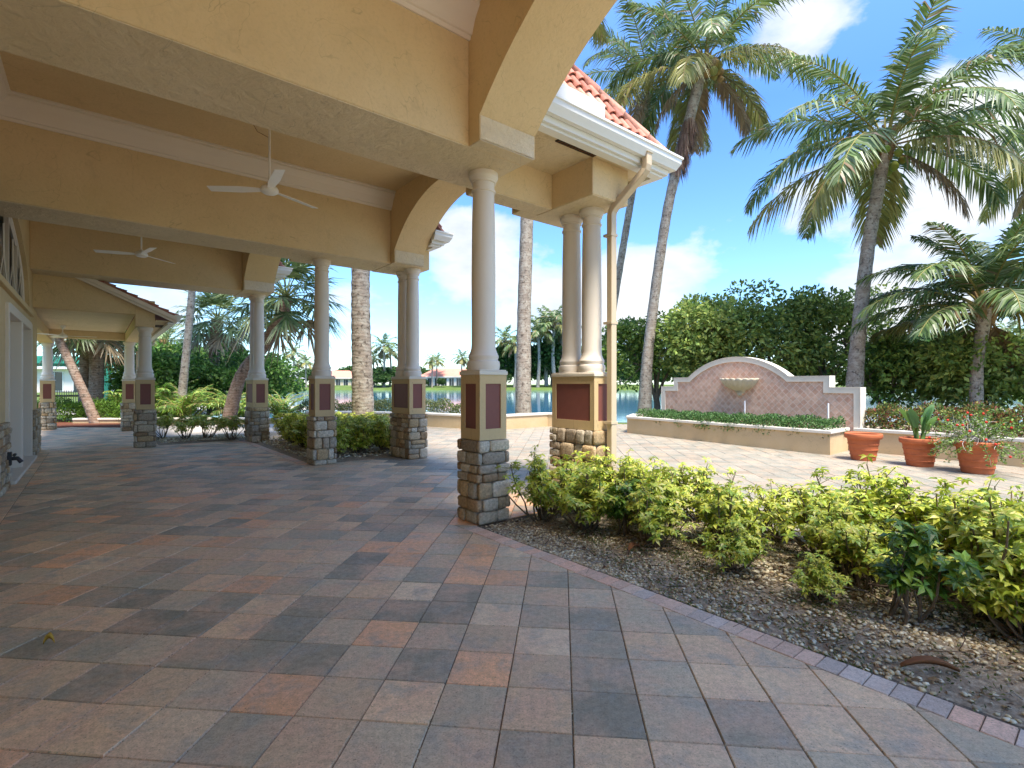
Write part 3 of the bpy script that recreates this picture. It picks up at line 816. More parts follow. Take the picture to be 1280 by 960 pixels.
# arches
def arch(a0, a1, b0, b1, c=None, Rr=None, top=5.6, zs=3.94):
    """wall over an arched opening running along b from b0 to b1 (b0<b1), springing at both ends"""
    mb = MB(); mid = (b0+b1)/2; c = (b1-b0)/2
    if Rr is None: Rr = c*1.29
    k = math.sqrt(Rr*Rr-c*c)
    n = 40
    pr = [(b0-.19, ZB), (b0, ZB)]
    for i in range(n+1):
        b = b0+(b1-b0)*i/n; pr.append((b, zs+math.sqrt(max(0, Rr*Rr-(b-mid)**2))-k))
    pr += [(b1, ZB), (b1+.19, ZB)]
    V = []; F = []
    for (b, z) in pr:
        V += [(a0,b,z),(a1,b,z),(a1,b,top),(a0,b,top)]
    for i in range(len(pr)-1):
        o, q = i*4, (i+1)*4
        F += [(o,q,q+1,o+1),(o+1,q+1,q+2,o+2),(o+2,q+2,q+3,o+3),(o+3,q+3,q,o)]
    F += [(0,1,2,3), tuple((len(pr)-1)*4+i for i in (3,2,1,0))]
    mb.add(V, F)
    o = mb.build('arch', 'stucco', club, smooth='auto', angle=22)
    for (ba, bb, f0, f1) in ((b0-.17,b0-.0,b0-.02,b0+.004),(b1+.0,b1+.17,b1-.004,b1+.02)):
        mb = MB(); mb.box(a0+.008,a1-.008,ba+.0,bb,ZB-.005,ZB+.012)
        mb.box(a0+.012,a1-.012,f0,f1,ZB+.01,zs-.006)
        mb.build('spring_block', 'soffit_stucco', o)
arch(-.32, .36, -5.66, -.44, Rr=3.6)
arch(1.22, 1.84, .97, 4.40, top=5.15)
arch(-.32, .36, 5.55, 9.20)
# ceilings
mb = MB(); mb.box(-4.2,.36,-6.15,10.3,ZC-.012,ZC+.12); mb.box(.36,1.5,.2,5.4,ZC-.010,ZC+.11); mb.build('ceiling', 'stucco', club)
# closing walls beside the middle bay (its ceiling runs out to the outer arch)
mb = MB(); mb.box(.36,1.25,.02,.49,4.42,ZC+.1); mb.build('infill_wall', 'stucco', club)
mb = MB(); mb.box(.361,1.21,5.0,5.36,4.3,ZC+.1); mb.build('infill_wall', 'stucco', club)
# crown mouldings
prof = [(0,4.70),(.02,4.70),(.03,4.735),(.05,4.74),(.065,4.78),(.10,4.86),(.155,4.93),(.17,4.95),(.17,4.975),(.20,4.985),(.20,ZC+.01),(0,ZC+.01)]
def crown(p0, p1, out):
    mb = MB(); mb.sweep(prof, p0, p1, out); mb.build('crown_moulding', 'trim_white', club)
crown((-4.06,-.27),(-.32,-.27),(0,-1)); crown((-4.06,.60),(1.22,.60),(0,1))
crown((-4.06,4.55),(1.22,4.55),(0,-1)); crown((-4.06,-5.83),(-.32,-5.83),(0,1))
crown((-4.06,5.38),(-.32,5.38),(0,1)); crown((-4.06,9.37),(-.32,9.37),(0,-1))
for b0, b1 in ((-5.83,-.27),(.6,4.55),(5.38,9.37)): crown((-4.06,b0),(-4.06,b1),(1,0))
# rear wall with doors and an arched window
def wallbox(mb, b0, b1, z0, z1, a0=-4.35, a1=-4.06): mb.box(a0,a1,b0,b1,z0,z1)
mb = MB()
wallbox(mb,-6.7,5.95,0,2.86); wallbox(mb,9.42,11.0,0,2.86); wallbox(mb,5.95,9.42,2.62,2.86)
# upper wall with the arch-headed window opening
n = 24; bc, hw, ri = 6.1, 3.35, 1.45
for i in range(n):
    b0 = bc-hw+2*hw*i/n; b1 = bc-hw+2*hw*(i+1)/n
    z0 = 2.86+ri*math.sqrt(max(0,1-((b0-bc)/hw)**2)); z1 = 2.86+ri*math.sqrt(max(0,1-((b1-bc)/hw)**2))
    V = []
    for a in (-4.35,-4.06): V += [(a,b0,z0),(a,b1,z1),(a,b1,6),(a,b0,6)]
    mb.add(V, [(3,2,1,0),(4,5,6,7),(0,1,5,4)])
wallbox(mb,-6.7,bc-hw,2.861,6); wallbox(mb,bc+hw,11.0,2.861,6)
wall = mb.build('rear_wall', 'wall_stucco', club)
mb = MB(); mb.box(-9.5,-4.352,-6.7,11.0,-.05,6.2); mb.build('building_body', 'wall_stucco', club)  # unseen building mass, added to block light leaking through the wall
mb = MB(); mb.box(-4.12,-4.0,bc-hw-.1,bc+hw+.1,2.78,2.87); mb.build('sill', 'wall_stucco', wall, bevel=.01)
fr = MB()
for i in range(n):
    q = []
    for k in (i, i+1):
        s = -1+2*k/n; b = bc+hw*s*.985; z = 2.87+ri*.97*math.sqrt(max(0,1-s*s)); q.append((-4.16,b,z))
    fr.tube(q, .04, 6)
for b in (bc-2.2,bc-1.1,bc,bc+1.1,bc+2.2):
    z = 2.87+ri*.97*math.sqrt(max(0,1-((b-bc)/hw)**2)); fr.box(-4.2,-4.14,b-.035,b+.035,2.87,z)
for k in range(6):
    b0 = bc-2.75+1.1*k
    fr.tube([(-4.15,b0-.5,2.9),(-4.15,b0,3.45),(-4.15,b0+.5,2.9)], .014, 4); fr.tube([(-4.15,b0,3.45),(-4.15,b0,3.9)], .014, 4)
fr.box(-4.2,-4.12,bc-hw,bc+hw,2.87,2.93)
wn = fr.build('window', 'trim_white', club)
mb = MB(); mb.box(-4.27,-4.24,bc-hw,bc+hw,2.86,4.4); mb.build('pane', 'house_glass', wn)
for (b0,b1) in ((6.05,7.58),(7.78,9.32)):
    mb = MB(); mb.box(-4.30,-4.25,b0,b1,.06,2.5)
    dr = mb.build('door', 'door_cream', club)
    mb = MB()
    for (za,zb) in ((.25,1.05),(1.2,2.35)):
        for (ba,bb) in ((b0+.1,(b0+b1)/2-.06),((b0+b1)/2+.06,b1-.1)):
            mb.box(-4.252,-4.235,ba,bb,za,zb)
    mb.build('door_panel', 'door_cream', dr, bevel=.008)
    mb = MB(); mb.tube([(-4.24,(b0+b1)/2+.03,1.0),(-4.18,(b0+b1)/2+.03,1.0),(-4.18,(b0+b1)/2+.12,1.0)], .012, 6); mb.build('handle', 'iron_black', dr)
mb = MB()
for (b0,b1,z0,z1) in ((5.93,6.05,0,2.62),(9.32,9.44,0,2.62),(7.58,7.78,0,2.5),(6.05,9.32,2.5,2.64)): mb.box(-4.24,-4.02,b0,b1,z0,z1)
mb.build('door_frame', 'trim_white', club, bevel=.008)
mb = MB(); mb.box(-4.3,-3.95,5.95,9.42,0,.05); mb.build('threshold', 'cap_stone', club, bevel=.008)

# stone veneer -------------------------------------------------------
STN = [(0.582, 0.478, 0.333), (0.515, 0.395, 0.252), (0.627, 0.541, 0.405), (0.426, 0.343, 0.248), (0.582, 0.416, 0.234), (0.538, 0.468, 0.36), (0.448, 0.302, 0.171), (0.672, 0.593, 0.459), (0.56, 0.478, 0.36)]
def rock(mb, cx_, cy_, cz_, sx_, sy_, sz_, col):
    """rough squared stone: subdivided box with rounded, jittered surface"""
    k = 4; V = []; idx = {}; F = []
    def vid(i, j, l):
        key = (i, j, l)
        if key not in idx:
            x, y, z = i/k*2-1, j/k*2-1, l/k*2-1
            rr = max(1e-6, (abs(x)**7+abs(y)**7+abs(z)**7)**(1/7)); s = 1/rr
            px, py, pz = x*s, y*s, z*s
            V.append((cx_+px*sx_/2+rnd.gauss(0,.0022), cy_+py*sy_/2+rnd.gauss(0,.0022), cz_+pz*sz_/2+rnd.gauss(0,.0022)))
            idx[key] = len(V)-1
        return idx[key]
    for i in range(k):
        for j in range(k):
            F += [(vid(i,j,0),vid(i,j+1,0),vid(i+1,j+1,0),vid(i+1,j,0)), (vid(i,j,k),vid(i+1,j,k),vid(i+1,j+1,k),vid(i,j+1,k)),
                  (vid(i,0,j),vid(i+1,0,j),vid(i+1,0,j+1),vid(i,0,j+1)), (vid(i,k,j),vid(i,k,j+1),vid(i+1,k,j+1),vid(i+1,k,j)),
                  (vid(0,i,j),vid(0,i,j+1),vid(0,i+1,j+1),vid(0,i+1,j)), (vid(k,i,j),vid(k,i+1,j),vid(k,i+1,j+1),vid(k,i,j+1))]
    mb.add(V, F, col)
def veneer(mb, hx, hy, z0, z1, th=.055):
    """stones round a rectangular core of half sizes hx, hy"""
    z = z0; course = 0
    while z < z1-.05:
        hgt = rnd.choice([.09,.13,.17,.20,.15])
        if z+hgt > z1-.06: hgt = z1-z
        for face in range(4):
            ln = (hx if face % 2 == 0 else hy)
            wrap = (course+face) % 2 == 0
            e = ln+(th if wrap else -.003)
            p = -e
            # split the course at random, sometimes two thin stones stacked
            while p < e-.02:
                wd = rnd.uniform(.12,.27)
                if p+wd > e-.09: wd = e-p
                parts = [(z, hgt)] if (hgt < .16 or rnd.random() < .6) else [(z, hgt*.5),(z+hgt*.5, hgt*.5)]
                for (zz, hh) in parts:
                    c = p+wd/2; pr = th+rnd.uniform(-.006,.02)
                    col = np.array(rnd.choice(STN))*rnd.uniform(.8,1.15)
                    g_ = .008
                    if face == 0: rock(mb, c, -hy-pr/2, zz+hh/2, wd-g_, pr, hh-g_, col)
                    elif face == 2: rock(mb, c, hy+pr/2, zz+hh/2, wd-g_, pr, hh-g_, col)
                    elif face == 1: rock(mb, hx+pr/2, c, zz+hh/2, pr, wd-g_, hh-g_, col)
                    else: rock(mb, -hx-pr/2, c, zz+hh/2, pr, wd-g_, hh-g_, col)
                p += wd
        z += hgt; course += 1
def shaft_profile(z0, z1, r):
    H = z1-z0
    return [(r*1.32,z0),(r*1.36,z0+.03),(r*1.38,z0+.06),(r*1.34,z0+.09),(r*1.22,z0+.10),(r*1.22,z0+.115),(r*1.27,z0+.13),(r*1.27,z0+.15),(r*1.2,z0+.17),
            (r*1.12,z0+.19),(r*1.03,z0+.23),(r,z0+.28),(r*1.005,z0+.45*H),(r*.96,z0+.75*H),(r*.90,z1-.215),(r*1.0,z1-.212),(r*1.02,z1-.20),(r*1.0,z1-.188),(r*.91,z1-.185),(r*.91,z1-.115),
            (r*1.04,z1-.112),(r*1.04,z1-.092),(r*1.07,z1-.09),(r*1.16,z1-.07),(r*1.21,z1-.055),(r*1.23,z1-.054),(r*1.23,z1-.01),(r*1.2,z1)]
def column(a, b, n, axis, label, ztop=ZB, hx=.175, hy=.175, box_w=None):
    """pier with stone base, panelled box, cap and n columns set along axis"""
    x, y, _ = W(a, b)
    root = empty('porch_column', (x, y, 0), UA, label, 'column', 'columns on stone piers round the porch')
    HX, HY = hx, hy
    if n == 2: HY = .38
    mb = MB(); mb.box(-HX+.01,HX-.01,-HY+.01,HY-.01,0,.86); core = mb.build('pier_core', 'mortar', root)
    mb = MB(); veneer(mb, HX-.02, HY-.02, 0, .865, .05); mb.build('stone_base', 'stone', root, smooth=True)
    # panelled box
    mb = MB(); e = .016; mb.box(-HX+e,HX-e,-HY+e,HY-e,.866,1.545)
    zf0, zf1 = .866, 1.545; rails = .115; stile = .075
    for sg in (-1, 1):
        for (lo, hi) in ((HX, HY), (HY, HX)):
            pass
    def frame(face):
        w_ = HX if face in (0, 2) else HY; d = HY if face in (0, 2) else HX
        s0 = d-e-.001; s1 = d
        for (l0,l1,z0,z1) in ((-w_,w_,zf0,zf0+rails),(-w_,w_,zf1-rails*.8,zf1),(-w_,-w_+stile,zf0+rails,zf1-rails*.8),(w_-stile,w_,zf0+rails,zf1-rails*.8)):
            if face == 0: mb.box(l0,l1,-s1,-s0,z0,z1)
            elif face == 2: mb.box(l0,l1,s0,s1,z0,z1)
            elif face == 1: mb.box(s0,s1-.0015,l0+.002,l1-.002,z0,z1)
            else: mb.box(-s1+.0015,-s0,l0+.002,l1-.002,z0,z1)
    for fc in range(4): frame(fc)
    ped = mb.build('pedestal', 'pier_stucco', root)
    for face in range(4):
        mb = MB(); w_ = (HX if face in (0,2) else HY)-stile; d = (HY if face in (0,2) else HX)-e
        z0, z1 = zf0+rails, zf1-rails*.8
        if face == 0: mb.box(-w_,w_,-d-.003,-d+.01,z0,z1)
        elif face == 2: mb.box(-w_,w_,d-.01,d+.003,z0,z1)
        elif face == 1: mb.box(d-.01,d+.003,-w_,w_,z0,z1)
        else: mb.box(-d-.003,-d+.01,-w_,w_,z0,z1)
        mb.build('panel', 'panel_brown', ped)
    mb = MB(); mb.box(-HX-.012,HX+.012,-HY-.012,HY+.012,1.545,1.585); mb.box(-HX+.0,HX-.0,-HY+.0,HY-.0,1.5855,1.60)
    mb.build('cap', 'cap_stone', root, bevel=.006)
    r = .128
    offs = [0] if n == 1 else [-.18, .18]
    for o_ in offs:
        mb = MB(); mb.lathe(shaft_profile(1.60, ztop, r), 0, o_, 40)
        mb.build('column_shaft', 'column_white', root, smooth='auto', angle=24)
    return root
column(.165,.165,1,'b','nearest pier, single round cream column on a tall stone base in front of the shrubs')
column(1.93,.38,2,'b','pier with two cream columns and a wide brown panel, right behind the tan downspout')
column(.13,5.12,1,'b','single cream column on a stone pier standing between two yellow shrub masses')
column(1.77,4.91,2,'b','pier with a pair of cream columns right of the yellow shrubs, under the far arch')
column(.12,9.90,2,'b','farther pier with twin columns left of the yellow shrubs, leaning palm behind it')
column(-2.18,10.22,1,'b','short single column on a stone pier carrying the low tiled porch roof', 2.76)
column(-2.25,15.55,1,'b','short column seen just left behind the pier that carries the low tiled roof', 2.76)
column(-4.25,17.7,1,'b','farthest short column at the end of the doors wall, beside the clipped hedge', 2.76)
# stone wainscot on the rear wall (two stretches)
mb = MB()
def wains(mb, b0, b1):
    z = 0
    while z < .9:
        hgt = rnd.choice([.09,.12,.16]);  hgt = .92-z if z+hgt > .86 else hgt
        b = b0
        while b < b1-.02:
            w_ = rnd.uniform(.12,.3); w_ = b1-b if b+w_ > b1-.1 else w_
            pr = .06+rnd.uniform(-.01,.02)
            rock(mb, -4.06+pr/2, b+w_/2, z+hgt/2, pr, w_-.008, hgt-.008, np.array(rnd.choice(STN))*rnd.uniform(.9,1.25)); b += w_
        z += hgt
wains(mb, 9.6, 11.05); mb.build('stone_wainscot', 'stone', club, smooth=True)
mb = MB(); wains(mb, 3.2, 5.85); mb.build('stone_wainscot', 'stone', club, smooth=True)

# roofs ---------------------------------------------------------------
TIL = [(0.48,0.20,0.14),(0.55,0.27,0.19),(0.42,0.16,0.11),(0.60,0.34,0.26),(0.36,0.15,0.11)]
def tiled(poly, name='roof', parent=club, sp=.155, tl=.27):
    """barrel tiles over a planar polygon (list of 3D local points); first edge is the eave"""
    P = [Vector(p) for p in poly]
    e = (P[1]-P[0]).normalized(); nrm = (P[1]-P[0]).cross(P[-1]-P[0]).normalized()
    if nrm.z < 0: nrm = -nrm
    up = nrm.cross(e).normalized()
    if up.z < 0: up = -up
    pts2 = [((p-P[0]).dot(e), (p-P[0]).dot(up)) for p in P]
    mb = MB()
    th = -0.03
    V = [tuple(p+nrm*0.0) for p in P]+[tuple(p+nrm*th) for p in P]; n = len(P)
    mb.add(V, [tuple(range(n)), tuple(range(n,2*n))[::-1]]+[(i,(i+1)%n,(i+1)%n+n,i+n) for i in range(n)], TIL[0])
    def inside(x, y):
        c = False; j = n-1
        for i in range(n):
            xi, yi = pts2[i]; xj, yj = pts2[j]
            if (yi > y) != (yj > y) and x < (xj-xi)*(y-yi)/(yj-yi)+xi: c = not c
            j = i
        return c
    x0 = min(p[0] for p in pts2); x1 = max(p[0] for p in pts2); y1 = max(p[1] for p in pts2)
    x = x0+sp/2
    while x < x1:
        y = -.05
        while y < y1:
            if inside(x, y+tl*.4 if y > 0 else .06):
                col = np.array(rnd.choice(TIL))*rnd.uniform(.8,1.2); V = []; m_ = 7
                for (yy, rr, lift) in ((y, sp*.36, .028), (y+tl, sp*.27, .004)):
                    for inn in (0, 1):
                        for k in range(m_):
                            a = PI*k/(m_-1); rq = rr-(.014 if inn else 0)
                            q = P[0]+e*(x+math.cos(a)*rq)+up*yy+nrm*(lift+math.sin(a)*rq); V.append(tuple(q))
                F = []
                for k in range(m_-1):
                    F += [(k,k+1,2*m_+k+1,2*m_+k),(m_+k,3*m_+k,3*m_+k+1,m_+k+1),(k,m_+k,m_+k+1,k+1)]
                mb.add(V, F, col)
            y += tl*.8
        x += sp
    return mb.build(name, 'roof_tile', parent, smooth='auto', angle=50)
def ridge(mb_pts, parent, r=.085):
    mb = MB(); P = [Vector(p) for p in mb_pts]
    d = P[1]-P[0]; n = max(1, int(d.length/.33))
    for i in range(n):
        a = P[0]+d*(i/n); b = P[0]+d*((i+1.12)/n)
        mb.tube([a, b], [r*1.12, r*.92], 10, np.array(rnd.choice(TIL))*rnd.uniform(.85,1.15))
    mb.build('ridge_tiles', 'roof_tile', parent, smooth=True)
def gutter(a0, b0, a1, b1, out, z=4.2, parent=None):
    mb = MB()
    pr = [(0,z-.02),(.02,z-.03),(.07,z-.03),(.085,z+.0),(.115,z+.05),(.12,z+.10),(.135,z+.11),(.135,z+.135),(.12,z+.135),(.11,z+.115),(.0,z+.115)]
    mb.sweep(pr, (a0,b0), (a1,b1), out)
    g_ = mb.build('gutter', 'gutter_white', parent or club)
    mb = MB(); mb.sweep([(-.04,z-.09),(-.002,z-.09),(-.002,z+.1),(-.04,z+.1)], (a0,b0), (a1,b1), out)
    mb.sweep([(-.15,z-.12),(-.045,z-.12),(-.045,z-.07),(-.15,z-.07)], (a0,b0), (a1,b1), out); mb.build('fascia', 'gutter_white', g_)
def gutter_path(pts, outs, z):
    pr = [(0,z-.02),(.02,z-.03),(.07,z-.03),(.085,z+.0),(.115,z+.05),(.12,z+.10),(.135,z+.11),(.135,z+.135),(.12,z+.135),(.11,z+.115),(.0,z+.115)]
    fa = [(-.04,z-.09),(-.002,z-.09),(-.002,z+.1),(-.04,z+.1)]
    fb = [(-.15,z-.12),(-.045,z-.12),(-.045,z-.07),(-.15,z-.07)]
    def run(mb, prof):
        V = []; n = len(prof); m_ = len(pts); F = []
        for (x, y), o in zip(pts, outs):
            for d, zz in prof: V.append((x+o[0]*d, y+o[1]*d, zz))
        for i in range(m_-1):
            for k in range(n): F.append((i*n+k,(i+1)*n+k,(i+1)*n+(k+1)%n,i*n+(k+1)%n))
        F += [tuple(range(n)), tuple((m_-1)*n+k for k in range(n))[::-1]]
        mb.add(V, F)
    mb = MB(); run(mb, pr); g_ = mb.build('gutter', 'gutter_white', club)
    mb = MB(); run(mb, fa); run(mb, fb); mb.build('fascia', 'gutter_white', g_)
# stub roof over the near pair
r1 = tiled([(.37,-.50,4.30),(2.6,-.50,4.30),(1.33,0.0,5.19),(.37,.38,5.88)])
ridge([(2.6,-.50,4.32),(1.33,0,5.21)], r1, .075); ridge([(1.33,0,5.21),(.37,.38,5.9)], r1, .075)
tiled([(2.6,-.50,4.30),(2.6,1.15,4.30),(1.33,1.15,5.19),(1.33,0,5.19)])
tiled([(2.0,1.15,5.20),(2.0,5.4,5.20),(.47,5.4,5.74),(.47,1.15,5.74)])
gutter_path([(.37,-.50),(2.60,-.50),(2.60,1.15)],[(0,-1),(1,-1),(1,0)],4.2)
mb = MB(); mb.box(.37,2.56,-.47,.488,4.15,4.17); mb.box(.37,2.56,.985,1.12,4.151,4.171); mb.box(2.18,2.56,.488,.985,4.1505,4.1705); mb.box(.37,1.49,.81,.985,4.1502,4.1702); mb.build('eave_soffit', 'soffit_stucco', club)
mb = MB(); mb.box(.37,1.25,-.60,-.585,4.33,4.50); mb.build('splash_guard', 'gutter_white', club)
mb = MB(); mb.box(.88,1.50,-.33,-.20,4.138,4.149)
vn = mb.build('vent', 'vent_dark', club)
mb = MB()
for k in range(14): mb.box(.90+k*.043,.905+k*.043,-.32,-.21,4.131,4.139)
mb.build('vent_slats', 'dry_brown', vn)
# stub roof over the pair across the arch
tiled([(2.15,4.1,4.3),(2.15,5.6,4.3),(1.86,5.6,4.62),(1.86,4.1,4.62)])
gutter_path([(1.85,4.12),(2.12,4.12),(2.12,5.6)],[(0,-1),(1,-1),(1,0)],4.2)
mb = MB(); mb.box(1.85,2.12,4.13,5.6,4.14,4.16); mb.build('eave_soffit', 'soffit_stucco', club)
# stub over the twin pier
gutter_path([(.37,9.1),(.60,9.1),(.60,10.6)],[(0,-1),(1,-1),(1,0)],4.2)
tiled([(.62,9.1,4.3),(.62,10.6,4.3),(.38,10.6,4.5),(.38,9.1,4.5)])
# main roof
mr = tiled([(.45,-6.2,5.70),(.45,.3,5.70),(-3.8,.3,8.2),(-3.8,-6.2,8.2)], sp=.28, tl=.5)
tiled([(.45,.3,5.75),(.45,10.4,5.75),(-3.8,10.4,8.25),(-3.8,.3,8.25)], sp=.28, tl=.5)
# low porch roof at the far end
lr = tiled([(-1.62,9.95,3.02),(-1.62,17.2,3.02),(-4.3,17.2,4.28),(-4.3,9.95,4.28)], sp=.22)
mb = MB()
for (o0,o1,zt,zb_) in ((0,.04,.0,-.16),(.045,.075,-.03,-.10)):
    V = []
    for (a,z) in ((-1.60,3.02),(-4.3,4.28)):
        for bb in (9.93-o0, 9.93-o1):
            V += [(a,bb,z+zt),(a,bb,z+zb_)]
    mb.add(V, [(0,2,3,1),(4,5,7,6),(0,4,6,2),(1,3,7,5),(0,1,5,4),(2,6,7,3)])
mb.build('rake_board', 'trim_white', club)
mb = MB()
# gable infill under the rake, ends at the wall
mb.add([(-4.06,10.02,3.03),(-2.37,10.02,3.03),(-2.37,10.02,3.24),(-4.06,10.02,4.03),(-4.06,10.3,3.03),(-2.37,10.3,3.03),(-2.37,10.3,3.24),(-4.06,10.3,4.03)],
       [(0,1,2,3),(7,6,5,4),(0,4,5,1),(1,5,6,2),(2,6,7,3),(3,7,4,0)])
mb.build('gable_wall', 'stucco', club)
mb = MB(); mb.box(-2.37,-2.0,10.03,10.42,2.76,3.36); mb.box(-2.355,-2.02,10.42,15.8,2.76,3.03); mb.box(-4.4,-2.36,15.45,15.75,2.80,3.03); mb.box(-4.45,-4.1,11,18,2.76,3.03)
mb.build('beam', 'stucco', club, bevel=.01)
mb = MB(); mb.box(-4.8,-2.37,10.3,17.1,3.03,3.06); mb.build('ceiling', 'soffit_stucco', club)
mb = MB(); mb.box(-1.99,-1.66,9.97,17.1,2.90,2.92); mb.build('eave_soffit', 'soffit_stucco', club)
mb = MB(); mb.box(-1.93,-1.75,10.9,11.5,2.893,2.899); mb.build('vent', 'vent_dark', club)
gutter(-1.62,9.9,-1.62,17.2,(1,0),2.95)
mb = MB(); mb.tube([(-1.52,16.9,2.95),(-1.55,16.9,2.8),(-2.0,16.5,2.5),(-2.02,16.5,0)], .04, 8); mb.build('downspout', 'downspout_tan', club, smooth=True)
# downspout beside the near pair (square tube with two bends and a kick-out)
def square_pipe(path, w, name, mat, parent):
    mb = MB(); P = [Vector(p) for p in path]; V = []; F = []; n = len(P)
    for i, p in enumerate(P):
        d = (P[min(i+1,n-1)]-P[max(i-1,0)]).normalized()
        s = Vector((1,-0.0,0)); s = (s-d*s.dot(d)).normalized(); g_ = d.cross(s)
        for (x_, y_) in ((-1,-1),(1,-1),(1,1),(-1,1)): V.append(tuple(p+s*x_*w/2+g_*y_*w*.42))
    for i in range(n-1):
        for k in range(4): F.append((i*4+k,i*4+(k+1)%4,(i+1)*4+(k+1)%4,(i+1)*4+k))
    F += [(0,1,2,3), tuple((n-1)*4+k for k in (3,2,1,0))]
    mb.add(V, F); return mb.build(name, mat, parent, bevel=.012, seg=3)
ds = square_pipe([(2.06,-.56,4.22),(2.06,-.56,4.08),(2.06,-.545,4.03),(2.05,-.515,3.99),(1.96,-.16,3.66),(1.952,-.125,3.61),(1.95,-.115,3.56),(1.95,-.115,.30),(1.96,-.14,.22),(1.99,-.25,.08)], .10, 'downspout', 'downspout_tan', club)
for z in (.95,2.2,3.3):
    mb = MB(); mb.box(1.888,2.012,-.162,-.03,z,z+.03); mb.build('strap', 'downspout_tan', ds)
# wall spigot
mb = MB(); mb.tube([(-3.99,5.55,.42),(-3.9,5.55,.42),(-3.86,5.55,.36)], .028, 8); mb.tube([(-3.93,5.5,.47),(-3.93,5.6,.47)], .02, 8); mb.box(-4.0,-3.96,5.49,5.61,.33,.51)
mb.build('hose_tap', 'iron_black', club, smooth='auto')

# ceiling fans ------------------------------------------------------
def fan(a, b, z, zc, ang, label, wire=False):
    x, y, _ = W(a, b)
    root = empty('ceiling_fan', (x, y, z), 0, label, 'ceiling fan', 'white ceiling fans of the porch')
    mb = MB(); mb.lathe([(.02,-.075),(.07,-.07),(.10,-.05),(.105,-.02),(.09,.01),(.05,.03),(.03,.06),(.02,.07)], 0, 0, 24); mb.build('motor_housing', 'fan_white', root, smooth='auto')
    mb = MB(); mb.tube([(0,0,.05),(0,0,zc-z-.05)], .014, 10); mb.lathe([(.02,zc-z-.09),(.055,zc-z-.05),(.06,zc-z)], 0, 0, 18)
    rod = mb.build('rod', 'fan_white', root, smooth='auto')
    if wire:
        mb = MB(); mb.tube([(0,0,.62),(-.20,.10,.75),(-.45,.22,zc-z)], .0035, 5); mb.build('safety_wire', 'dry_brown', rod)
    for k in range(3):
        an = ang+2*PI*k/3; mb = MB()
        c, s = math.cos(an), math.sin(an); V = []
        for (r_, w_) in ((.08,.03),(.16,.045),(.35,.065),(.72,.055)):
            for zz in (-.006,.0):
                for sg in (-1, 1):
                    V.append((c*r_-s*w_*sg, s*r_+c*w_*sg, zz-.02+sg*w_*.2))
        F = []
        for i in range(3):
            o, q = i*4, (i+1)*4
            F += [(o,o+1,q+1,q),(o+3,o+2,q+2,q+3),(o+1,o+3,q+3,q+1),(o+2,o,q,q+2)]
        F += [(0,2,3,1),(12,13,15,14)]
        mb.add(V, F); mb.build('blade', 'fan_white', root)
fan(-1.40,2.5,3.87,ZC,R(184),'nearest white three-blade ceiling fan hanging from a long rod', True)
fan(-2.40,7.5,3.90,ZC,R(200),'smaller looking second white ceiling fan, beyond the middle beam')
fan(-3.75,14.0,2.77,3.03,R(150),'partly hidden ceiling fan close under the low far ceiling')

# ================================================================== terrace walls, planter, fountain
def offset_line(pts, d):
    out = []; n = len(pts)
    for i in range(n):
        p = Vector(pts[i]); dirs = []
        if i > 0: dirs.append((p-Vector(pts[i-1])).normalized())
        if i < n-1: dirs.append((Vector(pts[i+1])-p).normalized())
        ns = [Vector((-q.y, q.x)) for q in dirs]; m_ = sum(ns, Vector((0,0))).normalized(); k = 1/max(.35, m_.dot(ns[0]))
        out.append((p.x+m_.x*d*k, p.y+m_.y*d*k))
    return out
def low_wall(pts, th, h, label, name='garden_wall', cat='garden wall', cap_over=.03):
    """pts = face towards the terrace; the wall's thickness goes to the left of travel"""
    c = (pts[0][0], pts[0][1])
    root = empty(name, (c[0], c[1], 0), 0, label, cat)
    P = [(p[0]-c[0], p[1]-c[1]) for p in pts]
    def run(mb, d0, d1, z0, z1):
        A = offset_line(P, d0); B = offset_line(P, d1); n = len(P); V = []
        for i in range(n): V += [(*A[i],z0),(*B[i],z0),(*B[i],z1),(*A[i],z1)]
        F = []
        for i in range(n-1):
            o, q = i*4, (i+1)*4
            F += [(o,q,q+1,o+1),(o+1,q+1,q+2,o+2),(o+2,q+2,q+3,o+3),(o+3,q+3,q,o)]
        F += [(0,1,2,3), tuple((n-1)*4+k for k in (3,2,1,0))]
        mb.add(V, F)
    mb = MB(); run(mb, 0, th, -.1, h-.07); mb.build('wall_body', 'planter_stucco', root)
    mb = MB(); run(mb, -cap_over, th+cap_over, h-.07, h); mb.build('coping', 'cap_stone', root, bevel=.012)
    return root
low_wall([(3.3,16.4),(1.22,17.4),(-.74,15.9),(-2.98,17.4),(-5.2,18.2),(-7.5,18.5)][::-1], .30, .46, 'long low cream terrace wall running along the lake edge')
low_wall([(-16,18.5),(-11,18.75),(-7.55,18.55)], .26, .20, 'low cream kerb wall beyond the four small leggy shrubs', 'kerb_wall')
PF = [(3.42,15.09),(4.9,12.65),(6.48,10.35),(7.34,11.09)]
low_wall([(3.9,16.3),(3.42,15.09),(4.9,12.72),(6.48,10.35),(7.34,11.09)], .26, .50, 'raised tan planter wall with cream coping below the tiled fountain', cap_over=.035)
low_wall([(7.42,11.03),(8.35,9.75),(8.95,8.8)], .26, .50, 'tan planter wall stretch directly behind the terracotta pots', cap_over=.035)
low_wall([(8.85,8.35),(10.5,5.6),(11.5,3.0)], .30, .56, 'tan wall stretch at the right edge of the photo beyond the last pot', cap_over=.04)
# planter soil
mb = MB(); mb.prism([(3.62,15.3),(6.6,10.7),(7.5,11.4),(8.6,9.8),(10.9,5.6),(15,7),(12,13),(7,18),(4.4,16.5)], -.05, .33); tag(mb.build('planter_soil', 'soil'), kind='structure')

